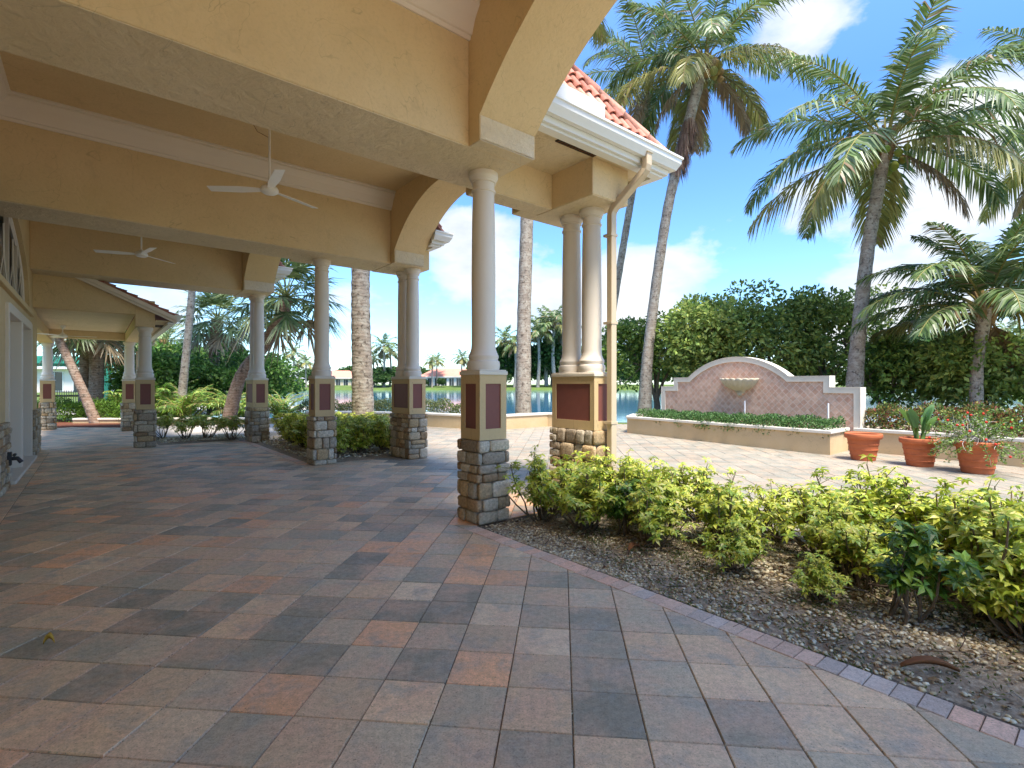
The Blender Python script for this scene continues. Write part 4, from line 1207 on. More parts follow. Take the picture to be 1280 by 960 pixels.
# fountain wall
fd = math.atan2(15.4-10.95, 4.56-7.5)     # direction along the wall
FA = fd+PI                                 # local +x runs towards the near (right) end
fx0, fy0 = 4.56, 15.4
FL = math.hypot(15.4-10.95, 4.56-7.5)
ft = empty('fountain_wall', (fx0, fy0, 0), FA, 'pink tiled fountain wall with curved cream top behind the raised planter', 'fountain')
def outline(ins):
    pr = []
    zlo, zmid = 1.36-ins, 1.62-ins; x1, x2 = .0+ins, FL-ins
    s1, s2 = .46, FL-.62; c0, c1 = .95, FL-1.52
    pr += [(x1,.2),(x1,zlo),(s1+ins,zlo),(s1+ins,zmid)]
    cc = (c0+c1)/2; hw_ = (c1-c0)/2; rise = 2.15-1.62; Rr = (hw_*hw_+rise*rise)/(2*rise)
    k0 = 2.15-Rr; RR = Rr-ins
    hw2 = math.sqrt(max(0, RR*RR-(zmid-k0)**2))
    for i in range(25):
        a = -1+2*i/24; x = cc+hw2*a; pr.append((x, k0+math.sqrt(max(0, RR*RR-(x-cc)**2))))
    pr += [(s2-ins,zmid),(s2-ins,zlo),(x2,zlo),(x2,.2)]
    return pr
def extr(mb, poly, y0, y1):
    n = len(poly); V = [(x,y0,z) for x,z in poly]+[(x,y1,z) for x,z in poly]
    mb.add(V, [tuple(range(n)), tuple(range(n,2*n))[::-1]]+[(i,i+n,(i+1)%n+n,(i+1)%n) for i in range(n)])
mb = MB(); extr(mb, outline(.012), .032, .225); mb.build('wall_body', 'planter_stucco', ft)
o0 = outline(0); o1 = outline(.115); n = len(o0)
o2 = outline(-.02)
mb = MB(); V = []
for p, q, w2 in zip(o0, o1, o2): V += [(q[0],.03,q[1]),(q[0],-.022,q[1]),(p[0],-.022,p[1]),(w2[0],-.030,w2[1]),(w2[0],.235,w2[1]),(q[0],.235,q[1])]
F = []
for i in range(n-1):
    for k in range(6): F.append((i*6+k, (i+1)*6+k, (i+1)*6+(k+1)%6, i*6+(k+1)%6))
F += [tuple(range(6)), tuple((n-1)*6+k for k in range(6))[::-1]]
mb.add(V, F); mb.build('coping', 'cap_stone', ft, smooth='auto', angle=30)
mb = MB(); extr(mb, outline(.11), .005, .031); mb.build('tile_facing', 'fountain_tile', ft)
# shell basin
sx0 = 2.55
mb = MB(); V = []; F = []; nseg = 60; rings = [(.09,-.32),(.12,-.28),(.15,-.24),(.25,-.20),(.36,-.13),(.43,-.06),(.47,.0),(.50,.055),(.46,.06),(.42,.0),(.3,-.06)]
for (r_, z_) in rings:
    for k in range(nseg+1):
        a = PI+PI*k/nseg; sc = 1+(.10*abs(math.sin(a*9))*min(1,(r_-.1)/.25) if r_ > .1 else .0)
        V.append((sx0+r_*sc*math.cos(a), r_*.75*sc*math.sin(a)+.006, 1.52+z_+(.02*abs(math.sin(a*9)) if r_ > .4 else 0)))
m_ = nseg+1
for i in range(len(rings)-1):
    for k in range(nseg): F.append((i*m_+k,i*m_+k+1,(i+1)*m_+k+1,(i+1)*m_+k))
mb.add(V, F); mb.lathe([(.01,1.13),(.05,1.15),(.07,1.19),(.04,1.22),(.09,1.25)], sx0, -.03, 16)
mb.build('shell_basin', 'shell_stone', ft, smooth=True)
for xx in (2.75, 4.75):
    mb = MB(); mb.tube([(xx,-.12,.55),(xx,-.12,1.02)], .018, 8); mb.build('water_pipe', 'pvc_white', ft)

# pots ----------------------------------------------------------------
def pot(x, y, sc, label):
    root = empty('terracotta_pot', (x, y, 0), rnd.uniform(0,3), label, 'flower pot', 'terracotta pots along the planter wall')
    mb = MB()
    pr = [(.225,0),(.236,.008),(.242,.04),(.250,.095),(.262,.10),(.264,.115),(.256,.12),(.262,.16),(.272,.21),(.284,.215),(.286,.232),(.277,.237),(.283,.28),(.291,.32),(.303,.325),(.305,.34),(.297,.345),(.306,.40),(.31,.43),(.318,.435),(.352,.445),(.366,.47),(.372,.50),(.366,.535),(.35,.55),(.33,.548),(.315,.53),(.31,.46),(.30,.455)]
    mb.lathe([(r_*sc*.84,z_*sc*.93) for r_, z_ in pr], 0, 0, 40)
    mb.build('pot_body', 'terracotta', root, smooth='auto', angle=32)
    mb = MB(); mb.lathe([(.25*sc,.37*sc),(.256*sc,.43*sc),(.17*sc,.44*sc),(.01,.445*sc)], 0, 0, 24); mb.build('soil', 'pot_soil', root, smooth=True)
    return root
pot(6.72,9.72,1.0,'empty terracotta pot, leftmost of the three by the planter wall')
pot(7.24,9.02,.97,'terracotta pot that holds the upright broad-leaved plant')
pot(7.60,8.30,1.02,'terracotta pot overflowing with dry white twigs and trailing green')
# broad-leaved plant (bird of paradise)
bp = empty('broad_leaf_plant', (7.24,9.02,.41), 0, 'upright plant with big banana-like green leaves growing in the middle pot', 'plant')
lf = MB(); st = MB()
for i in range(11):
    az = i*2.4+rnd.uniform(-.3,.3); ln_ = rnd.uniform(.32,.46); tilt = rnd.uniform(.05,.34)
    h0 = rnd.uniform(.16,.40)
    base = np.array([math.cos(az)*.05, math.sin(az)*.05, 0]); p1 = base+np.array([math.cos(az)*tilt*h0, math.sin(az)*tilt*h0, h0])
    st.tube([base, (base+p1)/2+np.array([0,0,.02]), p1], [.016,.012,.009], 6, (0.12,0.20,0.05))
    d = unit(np.array([math.cos(az)*tilt*1.2, math.sin(az)*tilt*1.2, 1.0])); sd = unit(np.cross(d, np.array([math.cos(az+.8),math.sin(az+.8),.2]))); nn = np.cross(sd, d)
    K = 9; V = []; F = []
    for k in range(K+1):
        s = k/K; w_ = .062*math.sin(PI*min(.995,(s*.9+.06)))**.6
        c = p1+d*ln_*s-np.array([0,0,1])*ln_*.22*s*s+np.array([math.cos(az),math.sin(az),0])*ln_*.18*s*s
        V += [tuple(c+sd*w_+nn*w_*.25), tuple(c), tuple(c-sd*w_+nn*w_*.25)]
    for k in range(K): F += [(3*k,3*k+1,3*k+4,3*k+3),(3*k+1,3*k+2,3*k+5,3*k+4)]
    lf.add(V, F, np.array(rnd.choice([(0.09,.19,.05),(0.13,.26,.05),(0.17,.30,.08)])))
st.build('leaf_stalks', 'stem', bp, smooth=True); lf.build('leaves', 'leaf', bp, smooth=True)
# thorny plant
tp = empty('thorny_plant', (7.60,8.30,.44), 0, 'tangle of bare whitish twigs with small green leaves and red flowers in the right pot', 'plant')
tw = MB(); lf = MB(); fl = MB(); B = []
for i in range(110):
    az = rnd.uniform(0,2*PI); p = np.array([rnd.gauss(0,.07),rnd.gauss(0,.07),0.]); d = unit(np.array([math.cos(az)*rnd.uniform(.3,1.4),math.sin(az)*rnd.uniform(.3,1.4),1.0])); pts = [p.copy()]
    for k in range(7):
        d = unit(d+randdir(1)[0]*.38+np.array([0,0,-.13])); p = p+d*.085; pts.append(p.copy())
    bare = rnd.random() < .75
    tw.tube(pts, [.008-.0009*k for k in range(8)], 5, np.array((0.66,.60,.52) if bare else (.22,.18,.12))*rnd.uniform(.8,1.1))
    if not bare or rnd.random() < .25:
        for q in pts[3:]: B += [q+randdir(1)[0]*.03 for _ in range(9)]
    if rnd.random() < .3:
        fl = MB(); fl.add(icoV*.022+pts[-1], icoF, (0.55,.04,.02)); fl.build('flower', 'pebble', tp, smooth=True)
for i in range(16):
    az = rnd.uniform(0,2*PI); p = np.array([math.cos(az)*.2,math.sin(az)*.2,.05]); d = unit(np.array([math.cos(az),math.sin(az),.25])); pts = [p.copy()]
    for k in range(6):
        d = unit(d+randdir(1)[0]*.25+np.array([0,0,-.22])); p = p+d*.08; pts.append(p.copy())
    tw.tube(pts, .004, 4, (.22,.18,.12))
    for q in pts[1:]: B += [q+randdir(1)[0]*.03 for _ in range(10)]
B = np.array(B); N = len(B)
leaves(lf, B, randdir(N,-.3,1), randdir(N,.1,1), nrg.uniform(.03,.06,N), nrg.uniform(.015,.028,N), pal(LIM+GRN, N))
tw.build('twigs', 'wood_twig', tp, smooth=True); lf.build('leaves', 'leaf', tp)

# hedges in and beyond the planter
hd = empty('planter_hedge', (3.9,15.2,.30), 0, 'low dark green shrub row filling the planter in front of the fountain wall', 'hedge')
hedge(hd, [(.05,-.1),(1.4,-2.4),(2.95,-4.55)], .75, .36, 15000, .055, [(0.07,.16,.04),(0.10,.21,.055),(.045,.10,.03),(.14,.24,.08)])
hd = empty('croton_hedge', (8.0,11.1,.30), 0, 'mixed red, bronze and green croton hedge behind the terracotta pots', 'hedge')
hedge(hd, [(-.1,.2),(.9,-1.1),(1.9,-2.7),(3.6,-6.0)], .9, .62, 16000, .075, RED)
hd = empty('shore_hedge', (-7.6,19.2,0), 0, 'olive green clipped hedge along the lake seen between the columns', 'hedge')
hedge(hd, [(-.6,.6),(2.6,.2),(6.2,-.7)], 1.0, .74, 13000, .075, [(0.16,.19,.07),(0.22,.24,.10),(.10,.13,.05)])

# ================================================================== near planting bed shrubs
protos = []
for i, (h_, r_, ns, pr_) in enumerate([(.62,.36,15,10),(.74,.40,17,11),(.52,.32,12,10),(.80,.44,18,12)]):
    root = empty('yellow_shrub', (0,0,0), 0, 'leggy shrub with yellow-green whorled leaves in the near pebble bed', 'shrub', 'yellow-green shrubs in the near pebble bed')
    whorl_plant(root, h_, r_*1.2, ns+4, pr_+3, YEL, .07, [.27,.27,.17,.20,.09], low=.42)
    protos.append(root)
spots = [(.62,-.28,1,.9),(1.15,-.35,0,.95),(.68,-.85,2,1.0),(1.30,-.95,1,.80),(1.75,-.62,2,.95),
         (1.05,-1.42,0,.85),(.66,-1.62,2,.8),(1.72,-1.45,1,.72),(1.05,-2.12,2,.9),(1.68,-2.2,1,.62),
         (.62,-2.35,2,.62),(1.35,-2.75,3,.80),(1.85,-2.95,1,.95),(1.02,-3.05,0,.75),(1.45,-3.35,3,.90),(1.95,-3.65,3,.90),
         (1.10,-3.75,1,.92),(1.60,-4.0,3,.98),(1.98,-4.4,3,1.0),(1.15,-4.45,3,.95),(1.65,-4.8,1,1.0),(.98,-5.1,1,.9),(1.45,-.35,1,.85),(1.75,-1.05,0,.8),(1.95,-2.5,0,.8),(1.7,-3.2,0,.9),(.85,-3.9,2,.8),(1.4,-4.2,0,1.0),(.55,-2.95,2,.5),(.75,-4.15,2,.62),(.5,-4.6,0,.55),(1.45,-1.9,2,.7)]
used = set()
for (a, b, k, s) in spots:
    x, y, _ = W(a, b); z = zbed(a, b)-.01; s *= 1.08
    if k not in used:
        used.add(k); protos[k].location = (x,y,z); protos[k].rotation_euler = (0,0,rnd.uniform(0,6.28)); protos[k].scale = (s,s,s)
    else: copy_tree(protos[k], (x,y,z), rnd.uniform(0,6.28), s*rnd.uniform(.95,1.05))
# dark green saplings
for (a, b, h_, lab) in ((.64,-3.42,.60,'dark green sapling with lobed leaves at the front of the near bed'),(.80,-1.22,.58,'mid green leafy sapling among the yellow shrubs beside the near pier')):
    x, y, _ = W(a, b); root = empty('green_sapling', (x,y,zbed(a,b)-.01), 0, lab, 'sapling')
    whorl_plant(root, h_, .24, 7, 9, LIM+[(0.05,.12,.02)], .085, low=.4, nl=9)
# low bare sprawling branches
mb = MB()
br_root = empty('bare_branches', W(1.35,-3.4,.03), 0, 'tangle of bare grey-brown branches low between the shrubs at right', 'branches')
for i in range(70):
    p = np.array([max(-.5,min(.5,rnd.gauss(0,.4))),max(-.5,min(.6,rnd.gauss(0,.4))),rnd.uniform(.0,.12)]); az = rnd.uniform(0,6.28); d = unit(np.array([math.cos(az),math.sin(az),rnd.uniform(.05,.6)])); pts = [p.copy()]
    for k in range(6):
        d = unit(d+randdir(1)[0]*.28+np.array([0,0,-.04])); p = p+d*rnd.uniform(.06,.11); p[2] = max(.0, p[2]); pts.append(p.copy())
    mb.tube(pts, [.007-.0009*k for k in range(7)], 5, np.array(rnd.choice([(0.17,.13,.10),(0.26,.21,.17),(.10,.07,.05)])))
mb.build('branches', 'wood_twig', br_root, smooth=True)
# fallen leaves
def curled(name, loc, rz, ln_, w_, mat, label):
    root = empty(name, loc, rz, label, 'fallen leaf'); mb = MB(); V = []; F = []; K = 10
    for k in range(K+1):
        s = k/K; ww = w_*math.sin(PI*(.06+.9*s))**.7; z = .012+.03*math.sin(PI*s)
        V += [(ln_*(s-.5),-ww,z+.02*ww/w_),(ln_*(s-.5),0,z-.01),(ln_*(s-.5),ww,z+.02*ww/w_)]
    for k in range(K): F += [(3*k,3*k+1,3*k+4,3*k+3),(3*k+1,3*k+2,3*k+5,3*k+4)]
    mb.add(V, F); o = mb.build('leaf_blade', mat, root, smooth=True); sm = o.modifiers.new('s','SOLIDIFY'); sm.thickness = .002
curled('dry_leaf', W(.14,-3.62,.03), R(-10), .26, .022, 'dry_brown', 'long curled brown palm scrap on the soil beside the brick edging')
curled('dry_leaf', W(.42,-1.62,.06), R(40), .16, .03, 'dry_brown', 'reddish brown dry leaf on the pebbles right of the near pier')
curled('yellow_leaf', (-2.58,2.83,.0), R(20), .05, .012, 'leaf_yellow', 'tiny yellow leaf lying on a dark paver at lower left')

# bed between the columns: dense rounded yellow shrubs
root = empty('round_yellow_shrub', (0,0,0), 0, 'dense rounded yellow-green shrub in the bed between the middle columns', 'shrub', 'dense yellow shrubs between the middle columns')
whorl_plant(root, .72, .52, 34, 15, [(0.44,.50,.05),(0.58,.60,.08),(0.68,.66,.14),(0.28,.38,.04)], .085, low=.25, nl=8)
first = True
for (a, b, s) in [(.55,5.75,.95),(1.15,5.80,1.0),(1.70,5.85,.95),(.62,6.6,1.05),(1.3,6.7,1.0),(1.9,6.6,1.0),(.58,7.45,1.05),(1.25,7.5,1.0),(.62,8.3,1.0),(1.35,8.3,1.0),(1.95,7.5,1),(.7,9.1,.95),(1.5,9.1,.95)]:
    x, y, _ = W(a,b)
    if first: root.location = (x,y,.03); root.scale = (s,s,s); first = False
    else: copy_tree(root, (x,y,.03), rnd.uniform(0,6.28), s)
# four small leggy shrubs in front of the walk
root = empty('small_leggy_shrub', (0,0,0), 0, 'small leggy yellow shrub in the row of four left of the twin-column pier', 'shrub', 'row of four small leggy shrubs')
whorl_plant(root, .58, .36, 12, 12, YEL, .09, low=.6)
for i, (px, yy) in enumerate([(202,13.1),(231,13.0),(259,13.2),(290,13.0)]):
    x = (px-640)/635*yy
    lb = ['leftmost of the four small leggy shrubs in front of the pale walk','second from the left of the four small leggy shrubs by the pale walk','third from the left of the four small leggy shrubs by the pale walk','rightmost of the four small shrubs, greener, beside the twin-column pier'][i]
    if i == 0: root.location = (x,yy,.03); root['label'] = lb
    else: copy_tree(root, (x,yy,.03), i*1.7, 1.0, lb)

# ================================================================== palms
def at(px, py, Y): return ((px-640)/635*Y, Y, 1.45+(480-py)/635*Y)
def palm(name, label, pts, radii, crown_kw, mat='palm_trunk_grey', fan_=False, group=None):
    b = pts[0]; root = empty(name, (b[0],b[1],-.05), 0, label, 'palm tree', group)
    P = [(p[0]-b[0],p[1]-b[1],p[2]+.05) for p in pts]
    curve_trunk(root, P, radii, mat)
    (fan_crown if fan_ else coconut_crown)(root, P[-1], **crown_kw)
    return root
pa = palm('coconut_palm', 'tall coconut palm with brown coconuts rising right of the porch gutter', [(5.2,20,-.1),at(811,430,20),at(833,270,20),at(858,165,20),at(880,78,20)], [.30,.20,.19,.20,.22],
     dict(nf=22, ln=4.4, nuts=46, nutcol=(0.34,0.24,0.09), seed=5, old_n=6, dead_n=3))
# hanging brown fibre skirt on that palm
mb = MB(); T = np.array(at(862,150,20))-np.array([5.2,20,-.05]); N = 900
az = nrg.uniform(0,2*PI,N); s = nrg.uniform(0,1,N)
B = np.stack([T[0]-s*.9*.55+np.cos(az)*.24, T[1]+np.sin(az)*.24, T[2]-s*1.9], 1)
blades(mb, B, np.stack([np.cos(az)*.3,np.sin(az)*.3,-np.ones(N)],1), np.stack([np.cos(az),np.sin(az),np.zeros(N)],1), nrg.uniform(.3,.7,N), .03, pal([(0.26,.15,.10),(0.34,.22,.15),(.18,.10,.07)],N), .1)
mb.build('dead_frond_skirt', 'leaf_matte', pa)
palm('coconut_palm', 'large coconut palm with full green crown behind the right end of the fountain wall', [(10.7,16,-.1),at(1072,430,16),at(1085,310,16),at(1098,235,16),at(1107,180,16)], [.30,.21,.19,.18,.17],
     dict(nf=26, ln=4.7, nuts=16, seed=8, old_n=4, dead_n=1, nleaf=70, wl=1.05, leaf_w=.064))
palm('coconut_palm', 'short young palm with low bushy crown at the right edge', [(12.8,14,-.1),at(1221,460,14),at(1226,425,14),at(1232,385,14)], [.17,.14,.145,.17],
     dict(nf=28, ln=3.3, nuts=0, seed=12, old_n=2, dead_n=2, wl=.8, spread=78), 'palm_trunk_grey')
palm('coconut_palm', 'coconut palm mostly outside the right edge, only frond tips showing', [(18.5,16.5,-.1),(18.8,16.5,5),(18.9,16.5,10.2)], [.28,.2,.18],
     dict(nf=22, ln=4.6, nuts=8, seed=15))
palm('coconut_palm', 'leaning coconut palm whose grey-green crown shows behind the taller coconut palm', [(3.9,23.5,-.1),at(768,375,23.5),at(788,255,23.5),at(806,150,23.5),at(812,105,23.5)], [.28,.17,.16,.16,.16],
     dict(nf=22, ln=4.8, nuts=8, seed=21, old_n=5, dead_n=3))
palm('coconut_palm', 'palm trunk with lichen between the near single column and the paired columns', [(.42,19.2,-.4),at(655,400,19.2),at(659,260,19.2),at(661,120,19.2),at(668,-60,19.2)], [.33,.26,.24,.22,.2],
     dict(nf=20, ln=4.4, nuts=8, seed=23))
palm('royal_palm', 'thick grey palm trunk right of the single middle column, rising past the beam', [(-3.80,13.0,-.1),at(453,470,13),at(451,400,13),at(451,330,13),at(452,200,13),at(455,20,13)], [.30,.26,.235,.225,.22,.2],
     dict(nf=18, ln=3.6, nuts=0, seed=27))
palm('coconut_palm', 'slim pale leaning trunk left of the cabbage palms, crown above the beam', [(-13.1,20,-.1),at(233,440,20),at(240,365,20),at(246,280,20),at(252,200,20)], [.18,.14,.13,.12,.12],
     dict(nf=18, ln=3.6, nuts=4, seed=29))
palm('cabbage_palm', 'upright cabbage palm with round crown behind the low porch roof', [(-14.7,25,-.1),at(267,470,25),at(269,430,25),at(272,400,25)], [.30,.26,.25,.28], dict(r=1.9, seed=3, nf=34, nleaf=30), 'palm_trunk_brown', True)
palm('cabbage_palm', 'strongly leaning cabbage palm with big drooping crown behind the twin-column pier', [(-9.55,17,-.1),at(300,473,17),at(330,432,17),at(352,392,17),at(358,372,17)], [.24,.19,.19,.19,.24], dict(r=1.85, seed=9, nf=36, nleaf=32), 'palm_trunk_brown', True)
palm('cabbage_palm', 'straight cabbage palm trunk behind the leaning trunk near the teal canopy', [(-16.6,20.2,-.1),at(121,470,20.2),at(120,430,20.2),at(119,408,20.2)], [.27,.24,.24,.26], dict(r=1.7, seed=14, nf=30), 'palm_trunk_brown', True)
palm('cabbage_palm', 'second cabbage palm trunk just left of the straight one near the teal canopy', [(-17.8,21.2,-.1),at(107,470,21.2),at(107,430,21.2),at(106,415,21.2)], [.25,.21,.20,.22], dict(r=1.6, seed=16, nf=28), 'palm_trunk_brown', True)
palm('cabbage_palm', 'thin palm trunk leaning sharply left across the teal canopy', [at(122,528,18.6)[:2]+(-.1,),at(104,490,18.6),at(88,455,18.6),at(74,425,18.6),at(60,390,18.6)], [.19,.15,.14,.14,.16], dict(r=1.1, seed=18, nf=22), 'palm_trunk_brown', True)
palm('date_palm', 'distant grey-green feathery palm left of the pale leaning trunk', [(-24.2,36,-.1),at(206,470,36),at(205,432,36)], [.3,.25,.25], dict(nf=26, ln=3.0, nuts=0, seed=31, old_n=10, nleaf=34, wl=.5, dead_n=0))
# distant palms (one prototype, copied)
def far_palm(root_label, group):
    root = empty('distant_palm', (0,0,0), 0, root_label, 'palm tree', group)
    curve_trunk(root, [(0,0,-.3),(.3,0,4),(.1,0,8.0)], [.3,.22,.2])
    coconut_crown(root, (.1,0,8.0), nf=18, ln=3.6, nuts=0, seed=40, nleaf=18, leaf_w=.16, wl=.9, dead_n=1)
    return root
GP = 'distant palms across the lake'
fp0 = far_palm('distant palm on the far lakeshore', GP)
spots_p = [(366,440,150,1.0),(372,455,170,.9),(383,452,160,.8),(468,447,190,1.0),(480,432,170,1.1),(487,440,190,1),(540,452,185,.8),(547,450,190,.85),(578,447,160,.9),(631,424,150,1.3),(643,430,160,1.2),(683,408,140,1.3),(694,404,150,1.4),(702,412,150,1.2),(672,415,160,1.2),(338,450,180,.9),(1262,415,60,1.0),(196,430,70,1.0)]
for i, (px, py, Y, s) in enumerate(spots_p):
    x, y, z = at(px, py, Y); sc = max(.3, (z-.3)/8.2)
    loc = (x, y, .4 if Y > 195 else (-.0)); 
    if 24 < Y < 198 and px > 330 and px < 1100:
        Y2 = 204+(i*7) % 14; x, y, z = at(px, py, Y2); loc = (x, y, .3); sc = (z-.3)/8.2
    if i == 0: fp0.location = loc; fp0.scale = (sc,sc,sc)
    else: copy_tree(fp0, loc, i*1.3, sc)
fp0['label'] = 'distant palm standing over the far lakeshore trees'
for o in list(COL.objects):
    if o.name.startswith('distant_palm'): o['label'] = 'distant palm standing over the far lakeshore trees'

# ================================================================== trees
def tree(name, loc, label, *a, group=None, **k):
    root = empty(name, loc, rnd.uniform(0,6), label, 'tree', group); root.rotation_euler = (0,0,0)
    make_tree(root, *a, **k); return root
tree('broad_tree', (9.9,19.5,0), 'broad dark green tree with uneven crown directly behind the fountain wall', 5.0, 3.9, 2.6, 1.2, 120, 360, .19, DRK, crad=(.35,.75), tr=.16, zlow=.2)
tree('broad_tree', (6.1,21.5,0), 'smaller dark tree left of the fountain wall behind the coconut palm trunk', 4.0, 2.4, 2.2, 1.0, 75, 360, .19, GRN, crad=(.35,.7), tr=.14, zlow=.15)
tree('broad_tree', (7.9,20.8,0), 'middle dark tree filling the space just left of the fountain arch', 4.6, 2.0, 2.0, 1.0, 70, 360, .19, DRK, crad=(.35,.75), tr=.14, zlow=.15)
tree('broad_tree', (12.1,19.5,0), 'rounded dark tree behind the trunk of the large coconut palm', 4.6, 2.1, 2.4, 1.2, 70, 360, .19, DRK, crad=(.35,.75), tr=.15, zlow=.18)
tree('dense_bush', (14.6,15.5,0), 'dense dark green bush mass behind the short young palm', 2.6, 2.6, 2.0, .6, 90, 430, .18, DRK, crad=(.35,.7), tr=.10, zlow=.06)
tree('dense_bush', (12.2,16.6,0), 'dense dark green bush right of the fountain wall', 2.7, 1.8, 1.5, .5, 60, 430, .18, GRN, crad=(.3,.6), tr=.10, zlow=.06)
tree('dense_bush', (17.2,15.0,0), 'dark bush mass at the far right edge behind the croton hedge', 2.5, 2.4, 2.0, .6, 75, 430, .18, GRN, crad=(.35,.7), tr=.10, zlow=.06)
# jungle at left
jl = [(-18.4,27,3.2,'tall green thicket beyond the low porch roof'),(-14.9,22.5,2.4,'leafy green bush behind the slim pale trunk'),(-12.6,24,2.6,'green bush mass behind the leaning cabbage palm'),(-16.9,23.5,2.6,'green bush between the low roof columns and the pale trunk'),(-14.2,28,2.6,'green shrub mass farther back behind the slim pale trunk')]
for (x, y, h_, lab) in jl:
    tree('jungle_bush', (x,y,0), lab, h_, 2.3, 1.8, .5, 60, 330, .19, [(0.07,.15,.025),(0.10,.22,.03),(.045,.10,.02),(.16,.26,.05)], crad=(.4,.8), tr=.09, zlow=.05)
# bright arching palm clumps and arecas in front of the jungle
root = empty('areca_clump', (0,0,0), 0, 'bright green arching fronds', 'palm clump')
cr = MB(); ra = MB()
for i in range(34):
    az = rnd.uniform(0,2*PI); frond(cr, ra, (rnd.gauss(0,.12),rnd.gauss(0,.12),.05), az, R(rnd.uniform(50,85)), rnd.uniform(1.2,2.1), R(rnd.uniform(60,100)), 22, .38, [(0.12,.25,.03),(0.18,.32,.04),(.08,.17,.03),(.28,.36,.06)], 0, leaf_w=.035)
ra.build('frond_stalks','stem',root); cr.build('foliage','leaf',root)
al = [(-12.6,19.6,1.0,'bright green arching palm clump behind the low wall, left of the leaning trunk'),(-10.9,19.9,.9,'arching palm clump at the foot of the leaning cabbage palm'),(-14.1,20.6,1.15,'arching green palm clump behind the slim pale trunk'),(-15.6,20.4,1.0,'arching palm clump beside the farther low-roof column'),(-9.2,20.4,.85,'low arching palm clump seen just left of the twin columns')]
for i, (x,y,s,lab) in enumerate(al):
    if i == 0: root.location = (x,y,0); root['label'] = lab
    else: copy_tree(root, (x,y,0), i*1.9, s, lab)
# far shore woods
pro = []
for k in range(3):
    r0 = empty('lakeshore_tree', (0,0,0), 0, 'rounded green tree in the wooded belt across the lake', 'tree', 'trees of the far lakeshore belt')
    make_tree(r0, 8.5, 6.5, 5.0, 2.0, 70, 26, 1.0, [(0.06,.12,.03),(0.09,.17,.035),(.04,.08,.025)], crad=(1.0,2.1), tr=.3, zlow=.08); pro.append(r0)
used = set(); k = 0
def put_tree(px, Y, s):
    global k
    x = (px-640)/635*Y; kk = k % 3; k += 1; r0 = pro[kk]
    if kk not in used: used.add(kk); r0.location = (x,Y,.2); r0.scale = (s,s,s)
    else: copy_tree(r0, (x,Y,.2), rnd.uniform(0,6), (s*rnd.uniform(.9,1.2), s*rnd.uniform(.9,1.2), s*rnd.uniform(.85,1.1)))
for px in range(-260,1560,26):
    put_tree(px+rnd.uniform(-8,8), 262+rnd.uniform(-12,25), rnd.uniform(.75,1.1))
for (px, Y, s) in [(630,214,1.7),(660,216,2.1),(690,214,2.2),(718,216,1.9),(748,214,1.6),(775,218,1.3),(478,206,.85),(466,206,.7),(610,215,1.2),(800,216,1.2),(850,216,1.2),(900,216,1.3),(1150,90,1.0),(1230,70,.9),(1300,60,.9),(1190,60,.7)]:
    put_tree(px, Y, s)
for (px, Y, s) in [(230,75,.75),(180,80,.9),(280,90,.8),(130,70,.8),(310,110,.8)]: put_tree(px, Y, s)

# ================================================================== houses across the lake
def house(px, Y, wd, dp, hw_, hr, label, wallm='house_wall', roofm='house_roof', screen=False, name='lake_house'):
    x = (px-640)/635*Y; root = empty(name, (x,Y,.45), 0, label, 'house')
    mb = MB(); mb.box(-wd/2,wd/2,0,dp,0,hw_); w_ = mb.build('wall', wallm, root)
    mb = MB(); o = .7
    V = [(-wd/2-o,-o,hw_),(wd/2+o,-o,hw_),(wd/2+o,dp+o,hw_),(-wd/2-o,dp+o,hw_),(-wd/2+dp*.45,dp/2,hw_+hr),(wd/2-dp*.45,dp/2,hw_+hr)]
    mb.add(V, [(0,1,5,4),(1,2,5),(2,3,4,5),(3,0,4),(3,2,1,0)]); mb.build('roof', roofm, root)
    mb = MB(); mb.box(-wd/2-o,wd/2+o,-o-.05,-o,hw_-.25,hw_+.05); mb.build('fascia', 'gutter_white', root)
    n_ = int(wd/3)
    for i in range(n_):
        cx_ = -wd/2+wd*(i+.5)/n_
        mb = MB(); mb.box(cx_-.95,cx_+.95,-.06,.02,.25 if i % 2 else .05,hw_-.6); f_ = mb.build('window', 'house_glass', root)
        if not screen:
            mb = MB(); mb.box(cx_-.04,cx_+.04,-.1,-.06,.2,hw_-.6); mb.box(cx_-1.05,cx_-.95,-.1,.0,.05,hw_-.5); mb.box(cx_+.95,cx_+1.05,-.1,.0,.05,hw_-.5); mb.build('frame', 'gutter_white', f_)
    return root
house(560,212,24,12,4.0,3.6,'peach-roofed white lake house seen between the paired and single columns')
house(418,222,20,12,3.6,3.4,'orange-roofed house across the lake right of the single middle column','house_tan')
house(345,215,15,10,3.4,2.6,'grey-roofed screened lake house right of the twin-column pier','grey_roof','grey_roof',True)
house(1290,48,9,9,2.9,1.6,'tan-roofed house corner peeking out at the right edge','house_wall','house_tan')
for i,(px,Y,s) in enumerate([(447,203,.45),(585,204,.35),(400,205,.3),(530,204,.3),(552,204,.35),(470,203,.6),(480,203,.55)]): put_tree(px,Y,s)

